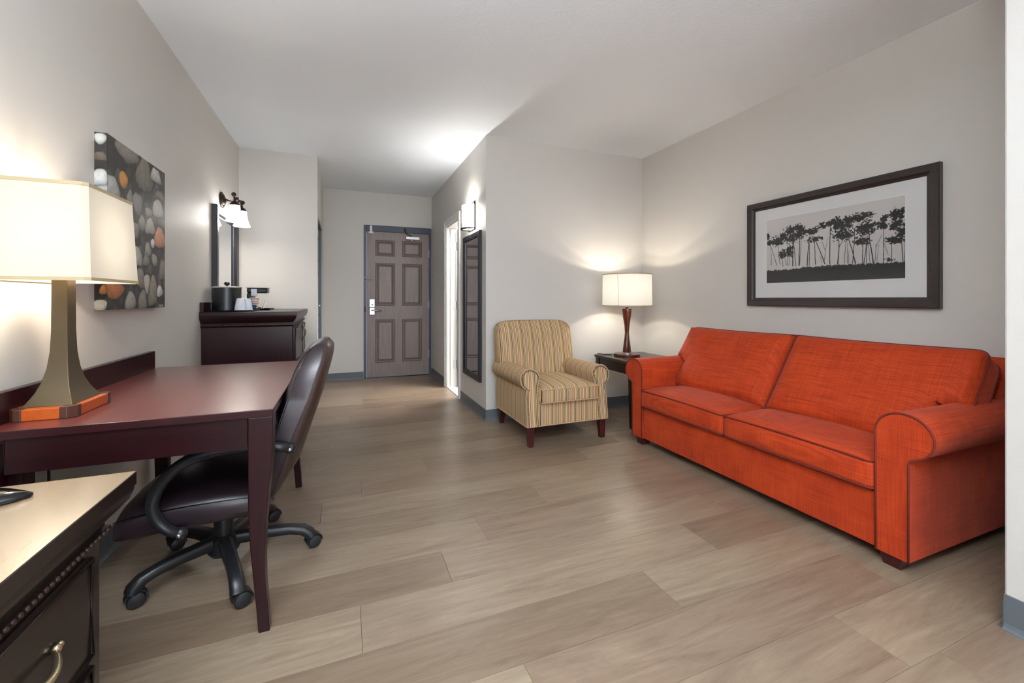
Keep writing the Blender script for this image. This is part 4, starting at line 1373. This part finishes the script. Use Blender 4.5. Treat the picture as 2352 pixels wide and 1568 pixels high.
for s in (-1, 1):
    p1 = [(xm(z) - .010, OY + s * (back_half(z) + .001), z) for z in zs_[2:-3]]
    tube('piping', p1, .0032, M['leather_back'], bkr, 6)
    p2 = [(xm(z) + (xf(z) - xm(z)) * .80 - .004, OY + s * (back_half(z) * .992 + .001), z) for z in zs_[3:-3]]
    tube('seam', p2, .0020, M['gloss'], bkr, 5)
# loop armrests
for s in (-1, 1):
    y = OY + s * .272
    yb_ = OY + s * .252
    pts = [(-.186, yb_, .524), (-.212, y, .537), (-.26, y, .545), (-.34, y, .552), (-.42, y, .548), (-.49, y, .530), (-.545, y + s * .004, .492), (-.580, y + s * .004, .44), (-.592, y + s * .004, .385), (-.578, y, .335), (-.548, y, .300), (-.520, yb_ + s * .004, .278)]
    sp = spline(pts, 5)
    rs = [.0155 + .004 * math.sin(math.pi * k / (len(sp) - 1)) for k in range(len(sp))]
    ar = MB().tube(sp, rs, 12).ball(pts[0], .021, 12, 8).ball(pts[-1], .022, 12, 8).done('armrest', M['blackmat'], oc, smooth=True)
    for p in (pts[0], pts[-1]):
        MB().lathe((p[0], p[1], p[2]), [(.001, s * .0245), (.0065, s * .0235), (.0075, s * .015)], 10, 'Y').done('bolt', M['silver'], ar, smooth=True)

# ------------------------------------------------------------------ chest of drawers near camera, and minibar cabinet
def crowned_top(name_parent, x0, x1, y0, y1, zt, xb_, y0b, y1b, mats, zs=.030, molding=.10, fronts=(True, True, True)):
    """slab, concave crown, bead strip. x1,y0,y1 = slab outline; xb_,y0b,y1b = body outline"""
    p = name_parent
    MB().box(x0, x1, y0, y1, zt - zs, zt).done('top', mats[1], p, bevel=.002)
    MB().box(x0, x1 - .002, y0 + .002, y1 - .002, zt - .001, zt + .0004).done('top_surface', mats[0], p)  # thin sheet; on the chest its colour carries the painted reflection
    prof = [(0.94, 0.0), (0.92, .10), (.80, .28), (.52, .45), (.25, .56), (.12, .66), (.12, .72), (0.28, .76), (.30, .84), (.22, .90), (.05, .95), (0.0, 1.0)]
    secs = []
    for f, t_ in prof:
        z = zt - zs - molding * t_
        ax1 = xb_ + (x1 - xb_) * f; ay0 = y0b + (y0 - y0b) * f; ay1 = y1b + (y1 - y1b) * f
        secs.append([(x0, ay0, z), (ax1, ay0, z), (ax1, ay1, z), (x0, ay1, z)])
    cr = MB().loft(secs[::-1]).done('crown_moulding', mats[1], p, smooth=True, angle=25)
    # bead row (rope/bead carving)
    zb = zt - zs - molding * .80
    e = .30
    bx1 = xb_ + (x1 - xb_) * e; by0 = y0b + (y0 - y0b) * e; by1 = y1b + (y1 - y1b) * e
    mb = MB()
    st_ = .0165
    k = int((bx1 - x0) / st_)
    for i in range(k):
        mb.ball((x0 + (i + .5) * st_, by0, zb), .0058, 6, 4)
        if y1 < 3: mb.ball((x0 + (i + .5) * st_, by1, zb), .0058, 6, 4)
    k = int((by1 - by0) / st_)
    for i in range(k):
        mb.ball((bx1, by0 + (i + .5) * st_, zb), .0058, 7, 5)
    o = mb.done('bead_trim', mats[2], cr, smooth=True); o['kind'] = 'stuff'
    return cr


def bail(p0, p1, out, mat, parent, r=.0045, drop=.012, plates=True):
    """curved pull between p0 and p1 swelling along out"""
    p0, p1, out = Vector(p0), Vector(p1), Vector(out)
    pts = []
    for k in range(13):
        t_ = k / 12
        pts.append(p0.lerp(p1, t_) + out * (math.sin(math.pi * t_) ** .75))
    rs = [r * (1 + .5 * math.sin(math.pi * k / 12)) for k in range(13)]
    mb = MB().tube(pts, rs, 8)
    for p, q in ((p0, p1), (p1, p0)):
        d = (p - q).normalized()
        mb.ball(p + d * .004, .009, 8, 6).ball(p + d * .016, .0065, 8, 5)
    return mb.done('handle', mat, parent, smooth=True)


ds = thing('chest_of_drawers', (-.70, .55, 0), 'low espresso brown chest of drawers with beaded moulding at the lower left', 'dresser')
DX, DY1, DY0 = -.520, 1.250, -.12
MB().box(-.925, DX, DY0, DY1, .05, .54).done('body', M['espresso'], ds, bevel=.003)
MB().box(-.90, DX - .02, DY0 + .02, DY1 - .03, 0, .05).done('plinth', M['espresso'], ds)
crowned_top(ds, -.928, -.470, -.17, 1.298, .660, DX, DY0, DY1, (M['espresso_top_glow'], M['espresso'], M['bead']), zs=.032, molding=.098)
for k in range(3):
    ya = 1.195 - k * .43; yb2 = ya - .405
    for z0, z1 in ((.300, .520), (.075, .285)):
        dr = MB().box(DX, DX + .010, yb2, ya, z0, z1).done('drawer', M['espresso'], ds, bevel=.004)
        # raised rim
        rim = MB().tube([(DX + .011, yb2 + .006, z1 - .006), (DX + .011, ya - .006, z1 - .006), (DX + .011, ya - .006, z0 + .006), (DX + .011, yb2 + .006, z0 + .006)], .006, 8, closed=True).done('rim', M['espresso'], dr, smooth=True)
        yc = (ya + yb2) / 2 + .003
        zc = (z0 + z1) / 2 + .01
        bail((DX + .016, yc + .058, zc), (DX + .016, yc - .058, zc), (.022, 0, -.014), M['brass'], dr, .005)

# black glossy stand base lying on the chest
sb = thing('display_stand_base', (-.76, 1.18, .66), 'glossy black tapered device foot with pointed tip on the chest top at left edge', 'device')
out_ = spline([(-.615, 1.205, 0), (-.66, 1.165, 0), (-.76, 1.12, 0), (-.88, 1.10, 0), (-.905, 1.18, 0), (-.88, 1.275, 0), (-.76, 1.280, 0), (-.68, 1.255, 0), (-.63, 1.225, 0)], 5, closed=True)
c_ = Vector((-.78, 1.19, 0))
secs = []
for f, z in ((.96, .660), (1.0, .663), (1.0, .668), (.93, .674), (.72, .681), (.4, .686), (.05, .688)):
    secs.append([(c_.x + (p.x - c_.x) * f, c_.y + (p.y - c_.y) * f, z) for p in out_])
MB().loft(secs).done('foot_plate', M['gloss'], sb, smooth=True, angle=50)

mbx = thing('minibar_cabinet', (-.64, 4.0, 0), 'dark cherry minibar cabinet with beaded crown beside the alcove wall', 'cabinet')
CX, CY0_, CY1_ = -.358, 3.540, 4.470
MB().box(-.925, CX, CY0_, CY1_, .05, .90).done('body', M['cherry_z'], mbx, bevel=.003)
MB().box(-.90, CX - .02, CY0_ + .02, CY1_ - .02, 0, .05).done('plinth', M['cherry'], mbx)
crowned_top(mbx, -.928, -.324, 3.502, 4.51, .986, CX, CY0_, CY1_, (M['cherry_y'], M['cherry'], M['bead']), zs=.026, molding=.086)
MB().box(-.928, -.905, 3.515, 4.50, .986, 1.055).done('back_ledge', M['cherry_y'], mbx, bevel=.002)
d1 = MB().box(CX, CX + .018, 3.565, 4.15, .600, .868).done('door', M['cherry_z'], mbx, bevel=.003)
d2 = MB().box(CX, CX + .012, 4.165, 4.445, .600, .868).done('door', M['cherry_z'], mbx, bevel=.003)
for dd, a, b, xo in ((d1, 3.565, 4.15, .018), (d2, 4.165, 4.445, .012)):
    MB().tube([(CX + xo, a + .008, .860), (CX + xo, b - .008, .860), (CX + xo, b - .008, .608), (CX + xo, a + .008, .608)], .005, 8, closed=True).done('rim', M['cherry_z'], dd, smooth=True)
bail((CX + .026, 4.105, .835), (CX + .026, 4.105, .735), (.020, .0, 0), M['oldbrass'], d1, .003)
bail((CX + .020, 4.21, .835), (CX + .020, 4.21, .735), (.020, .0, 0), M['oldbrass'], d2, .003)
for z0, z1 in ((.36, .585), (.08, .345)):
    dr = MB().box(CX, CX + .014, 3.565, 4.445, z0, z1).done('drawer', M['cherry_z'], mbx, bevel=.004)
    bail((CX + .02, 3.95, (z0 + z1) / 2), (CX + .02, 4.07, (z0 + z1) / 2), (.02, 0, -.01), M['brass'], dr, .004)

# ------------------------------------------------------------------ things on the minibar
ZT = .986
tr = tag(MB().loft([[(-.895, 3.550, ZT), (-.625, 3.550, ZT), (-.625, 3.85, ZT), (-.895, 3.85, ZT)], [(-.902, 3.543, ZT + .012), (-.618, 3.543, ZT + .012), (-.618, 3.857, ZT + .012), (-.902, 3.857, ZT + .012)], [(-.896, 3.549, ZT + .012), (-.624, 3.549, ZT + .012), (-.624, 3.851, ZT + .012), (-.896, 3.851, ZT + .012)], [(-.892, 3.553, ZT + .005), (-.628, 3.553, ZT + .005), (-.628, 3.847, ZT + .005), (-.892, 3.847, ZT + .005)]]).done('serving_tray', M['black']), 'flat black tray under the ice bucket on the minibar cabinet', 'tray')
ib = thing('ice_bucket', (-.808, 3.70, ZT + .0055), 'round black ice bucket with steel rim and knob lid beneath the wall mirror', 'ice bucket')
lathe('bucket_body', (-.808, 3.70, ZT + .006), [(.001, 0), (.088, 0), (.092, .004), (.092, .168), (.001, .168)], M['black'], ib, 40)
lathe('lid', (-.808, 3.70, ZT + .006), [(.001, .168), (.0955, .168), (.0965, .172), (.0945, .176), (.06, .180), (.001, .182)], M['silver'], ib, 40)
MB().ball((-.808, 3.70, ZT + .206), .019, 16, 10, (1, 1, .8)).lathe((-.808, 3.70, ZT + .182), [(.007, 0), (.006, .012)], 12).done('lid_knob', M['gloss'], ib, smooth=True)
# wrapped cups
t = NT('cloudy_plastic_wrap', 0.28, col=srgb(226, 230, 238))
t.b.inputs['Transmission Weight'].default_value = 0.1
wn = t.noise(t.coords(), 60, 3)
t.bump(wn, 0.8, 0.01)
M['wrap'] = t.m


def wrapped_cup(x, y, h, r0, r1, lab, seed):
    c = thing('wrapped_cup', (x, y, ZT + .0055), lab, 'cup', 'wrapped plastic cups on the minibar')
    secs = []
    for r, z in ((r1 * 1.05, 0), (r1 * 1.04, .004), (r1, .02), ((r0 + r1) / 2, h * .55), (r0, h * .9), (r0 * .9, h * .97), (r0 * .5, h), (.001, h * 1.0)):
        q = []
        for i in range(24):
            a_ = 2 * math.pi * i / 24
            rr = r * (1 + .07 * noise.noise(Vector((math.cos(a_) * 2 + seed, math.sin(a_) * 2, z * 25))))
            q.append((x + rr * math.cos(a_), y + rr * math.sin(a_), ZT + .006 + z))
        secs.append(q)
    MB().loft(secs).done('cup', M['wrap'], c, smooth=True, angle=60)
    return c


wrapped_cup(-.703, 3.600, .092, .026, .036, 'front left of the two upturned plastic-wrapped cups beside the ice bucket', 1.0)
wrapped_cup(-.676, 3.680, .090, .026, .036, 'right-hand plastic-wrapped cup, nearer the coffee maker', 5.0)
tr2 = tag(MB().loft([[(-.80, 3.99, ZT), (-.575, 3.99, ZT), (-.575, 4.22, ZT), (-.80, 4.22, ZT)], [(-.808, 3.98, ZT + .014), (-.567, 3.98, ZT + .014), (-.567, 4.23, ZT + .014), (-.808, 4.23, ZT + .014)], [(-.80, 3.99, ZT + .006), (-.575, 3.99, ZT + .006), (-.575, 4.22, ZT + .006), (-.80, 4.22, ZT + .006)]]).done('coffee_tray', M['gloss']), 'small glossy black tray holding the coffee maker and sachets', 'tray')
cm = thing('coffee_maker', (-.69, 4.12, ZT + .0065), 'compact chrome and black single-cup coffee maker on a small tray', 'coffee maker')
z0 = ZT + .0065
MB().box(-.752, -.650, 4.08, 4.20, z0, z0 + .016).done('base', M['black'], cm, bevel=.004)
MB().box(-.752, -.708, 4.08, 4.20, z0 + .016, z0 + .135).done('column', M['black'], cm, bevel=.008)
MB().box(-.752, -.602, 4.075, 4.205, z0 + .135, z0 + .178).done('brew_head', M['black'], cm, bevel=.012)
MB().box(-.758, -.596, 4.072, 4.208, z0 + .176, z0 + .186).done('lid', M['silver'], cm, bevel=.004)
MB().box(-.722, -.676, 4.074, 4.10, z0 + .108, z0 + .172).done('water_window', M['silver'], cm, bevel=.004)
# paper cups with orange bands
t = NT('paper_cup_print', 0.5)
sep = t.n('SeparateXYZ'); tcn = t.n('TexCoord'); t.l(tcn.outputs['Object'], sep.inputs[0])
zz = t.math('ADD', sep.outputs[2], t.math('MULTIPLY', t.noise(tcn.outputs['Object'], 30, 2), .02))
fr_ = t.math('FRACT', t.math('MULTIPLY', zz, 26.0))
t.base(t.ramp(fr_, [(0, srgb(228, 224, 222)), (.40, srgb(198, 126, 98)), (.62, srgb(232, 226, 220)), (.86, srgb(176, 104, 80))], 'CONSTANT'))
M['cupprint'] = t.m
for x, y, lab in ((-.690, 4.045, 'paper cup with rust-orange bands in front of the coffee maker'), (-.778, 4.10, 'banded paper cup half hidden behind the ice bucket')):
    c = thing('paper_cup', (x, y, z0), lab, 'cup')
    lathe('cup_body', (x, y, z0), [(.001, 0), (.024, 0), (.034, .092), (.0355, .094), (.034, .096), (.031, .094), (.022, .004), (.001, .004)], M['cupprint'], c, 24)
for k in range(6):
    a_ = random.uniform(-.25, .25)
    ca, sa = math.cos(a_), math.sin(a_)
    cx_, cy_ = -.700 + .004 * random.uniform(-1, 1), 4.005
    zz0 = z0 + .0065 * k
    q = [(cx_ + x_ * ca - y_ * sa, cy_ + x_ * sa + y_ * ca) for x_, y_ in ((-.032, -.0), (.032, -.0), (.032, .018), (-.032, .018))]
    q = [(cx_ + x_ * ca - y_ * sa, cy_ - .006 + x_ * sa + y_ * ca) for x_, y_ in ((-.034, -.012), (.034, -.012), (.034, .012), (-.034, .012))]
    tag(MB().loft([[(a, b, zz0 + .0005) for a, b in q], [(a, b, zz0 + .006) for a, b in q]]).done('coffee_sachet', M['bluesachet'], bevel=.0015), ['lowest blue coffee sachet, flat on the coffee tray', 'second blue coffee sachet from the bottom of the stack', 'third blue coffee sachet from the bottom of the stack', 'third blue coffee sachet from the top of the stack', 'second blue coffee sachet from the top of the stack', 'topmost blue coffee sachet of the stack on the coffee tray'][k], 'sachet', 'blue coffee sachets on the tray')
for dx, lab in ((0, 'tall white sugar packet leaning on the coffee tray, left one'), (.014, 'slim white sugar packet leaning to the right of its twin')):
    q0 = Vector((-.640 + dx, 4.02, z0 + .002)); q1 = Vector((-.612 + dx, 4.035, z0 + .078 - dx))
    tag(MB().tube([q0, q1], .007, 6, flat=.3).done('sugar_packet', M['paper']), lab, 'sugar packet')

# ------------------------------------------------------------------ mirror and bell sconce over the minibar
mr = thing('wall_mirror', (XL, 4.16, 1.42), 'tall rectangular mirror in a thick black frame above the minibar cabinet', 'mirror')
MY0, MY1, MZ0, MZ1 = 3.800, 4.515, 1.075, 1.800
mitred_frame(MY0, MY1, MZ0, MZ1, .08, XL + .001, [(0, 0), (0, .032), (.006, .038), (.060, .034), (.072, .018), (.080, .014), (.080, 0)], M['frame'], mr, 1)
box('mirror_glass', XL + .002, XL + .012, MY0 + .078, MY1 - .078, MZ0 + .078, MZ1 - .078, M['mirror'], mr)
sc = thing('bell_sconce', (XL, 4.09, 1.89), 'dark bronze two-arm wall sconce with lit white bell glass shades above the mirror', 'wall light')
SYc, SZc = 4.085, 1.888
secs = []
for hgt, f in ((0, 1), (.006, 1), (.010, .9), (.012, .72), (.018, .66), (.024, .45), (.028, .2)):
    secs.append([(XL + .002 + hgt, SYc + .080 * f * math.cos(2 * math.pi * i / 28), SZc + .062 * f * math.sin(2 * math.pi * i / 28)) for i in range(28)])
MB().loft(secs).done('back_plate', M['bronze'], sc, smooth=True, angle=35)
MB().tube([(XL + .02, SYc, SZc), (XL + .05, SYc, SZc - .002), (XL + .118, SYc, SZc - .012)], [.008, .006, .006], 10).ball((XL + .035, SYc, SZc), .012).done('arm', M['bronze'], sc, smooth=True)
bxx = XL + .118
pts = [(bxx, SYc - .155, SZc + .020), (bxx, SYc - .13, SZc - .004), (bxx, SYc - .09, SZc - .008), (bxx, SYc - .04, SZc + .012), (bxx, SYc, SZc - .012), (bxx, SYc + .04, SZc + .012), (bxx, SYc + .09, SZc - .008), (bxx, SYc + .13, SZc - .004), (bxx, SYc + .155, SZc + .020)]
MB().tube(spline(pts, 4), .007, 10).ball(pts[0], .018).ball(pts[-1], .018).ball((bxx, SYc - .05, SZc + .008), .014).ball((bxx, SYc + .05, SZc + .008), .014).done('scroll_bar', M['bronze'], sc, smooth=True)
for dy in (-.125, .125):
    y = SYc + dy
    lathe('socket_cup', (bxx, y, SZc - .062), [(.036, 0), (.035, .010), (.024, .026), (.010, .036), (.009, .052), (.001, .054)], M['bronze'], sc, 24)
    gl = lathe('bell_shade', (bxx, y, SZc - .062), [(.034, .002), (.036, 0), (.038, -.03), (.043, -.065), (.052, -.098), (.064, -.128), (.062, -.128), (.050, -.097), (.041, -.064), (.036, -.03), (.034, -.002)], M['bell_glass'], sc, 32)
    light('bell_sconce_light', 'POINT', (bxx, y, SZc - .155), 3.0, (1.0, .95, .88), .03)

# ------------------------------------------------------------------ hall mirror and hall sconce
hm = thing('hall_mirror', (XH, 3.95, 1.0), 'full-length narrow mirror in a black frame on the hall wall by the corner', 'mirror')
mitred_frame(3.668, 4.240, .318, 1.706, .055, XH - .001, [(0, 0), (0, .022), (.004, .026), (.046, .024), (.055, .014), (.055, 0)], M['frame'], hm, -1)
box('mirror_glass', XH - .010, XH - .002, 3.668 + .053, 4.240 - .053, .318 + .053, 1.706 - .053, M['mirror'], hm)
hs = thing('hall_sconce', (XH, 3.97, 1.88), 'lit half-cylinder wall sconce with dark twig ironwork above the hall mirror', 'wall light')
HY = 3.975
MB().box(XH - .012, XH - .001, HY - .105, HY + .105, 1.745, 2.015).done('back_plate', M['iron'], hs, bevel=.002)
def hc(r, z, x_off=.012, ry=.095):
    return [(XH - x_off - r * math.sin(math.pi * i / 20), HY - ry * math.cos(math.pi * i / 20), z) for i in range(21)]
mb = MB()
o1, o2 = hc(.088, 1.765), hc(.088, 1.985)
i1, i2 = hc(.083, 1.765, ry=.090), hc(.083, 1.985, ry=.090)
mb.loft([o1 + i1[::-1], o2 + i2[::-1]])
mb.done('glass_shade', M['sconce_glass'], hs, smooth=True, angle=40)
mb = MB()
lowr = hc(.094, 1.757, ry=.100)
mb.tube(lowr, [.004 + .007 * math.sin(math.pi * i / 20) for i in range(21)], 8)
def on_cyl(a, z): return (XH - .012 - .0905 * math.sin(a), HY - .0975 * math.cos(a), z)
def twig(az):
    azs = spline([(a_, z_, 0) for a_, z_ in az], 6)
    mb.tube([on_cyl(R(q.x), q.y) for q in azs], .0026, 6)
twig([(98, 1.765), (80, 1.80), (62, 1.85), (40, 1.875), (5, 1.885)])
twig([(76, 1.765), (92, 1.80), (112, 1.86), (104, 1.905), (72, 1.94), (40, 1.950), (5, 1.948)])
mb.ball(on_cyl(R(90), 1.762), .012, 10, 6, (1, 1.4, .8))
mb.tube([(XH - .03, HY, 1.757), (XH - .03, HY, 1.735)], .004, 6)
mb.done('twig_ironwork', M['iron'], hs, smooth=True)
light('hall_sconce_light', 'POINT', (XH - .045, HY, 1.955), 8.0, (1.0, .96, .90), .02)

# ------------------------------------------------------------------ made-up torchiere out of view, added to carry the ceiling uplight
fl_ = thing('added_uplight_stand', (-.33, -.30, 0), 'added bronze torchiere out of view by the chest of drawers, made up to hold the ceiling uplight', 'lamp')
lathe('base', (-.33, -.30, 0), [(.001, 0), (.125, 0), (.125, .012), (.03, .03), (.001, .03)], M['bronze'], fl_, 32)
lathe('added_uplight_pole', (-.33, -.30, 0), [(.001, .028), (.012, .028), (.012, 1.62), (.001, 1.62)], M['bronze'], fl_, 16)
lathe('added_uplight_bowl', (-.33, -.30, 0), [(.02, 1.60), (.06, 1.615), (.11, 1.66), (.145, 1.73), (.150, 1.76), (.147, 1.76), (.142, 1.73), (.107, 1.664), (.058, 1.62), (.02, 1.606)], M['bronze'], fl_, 40)
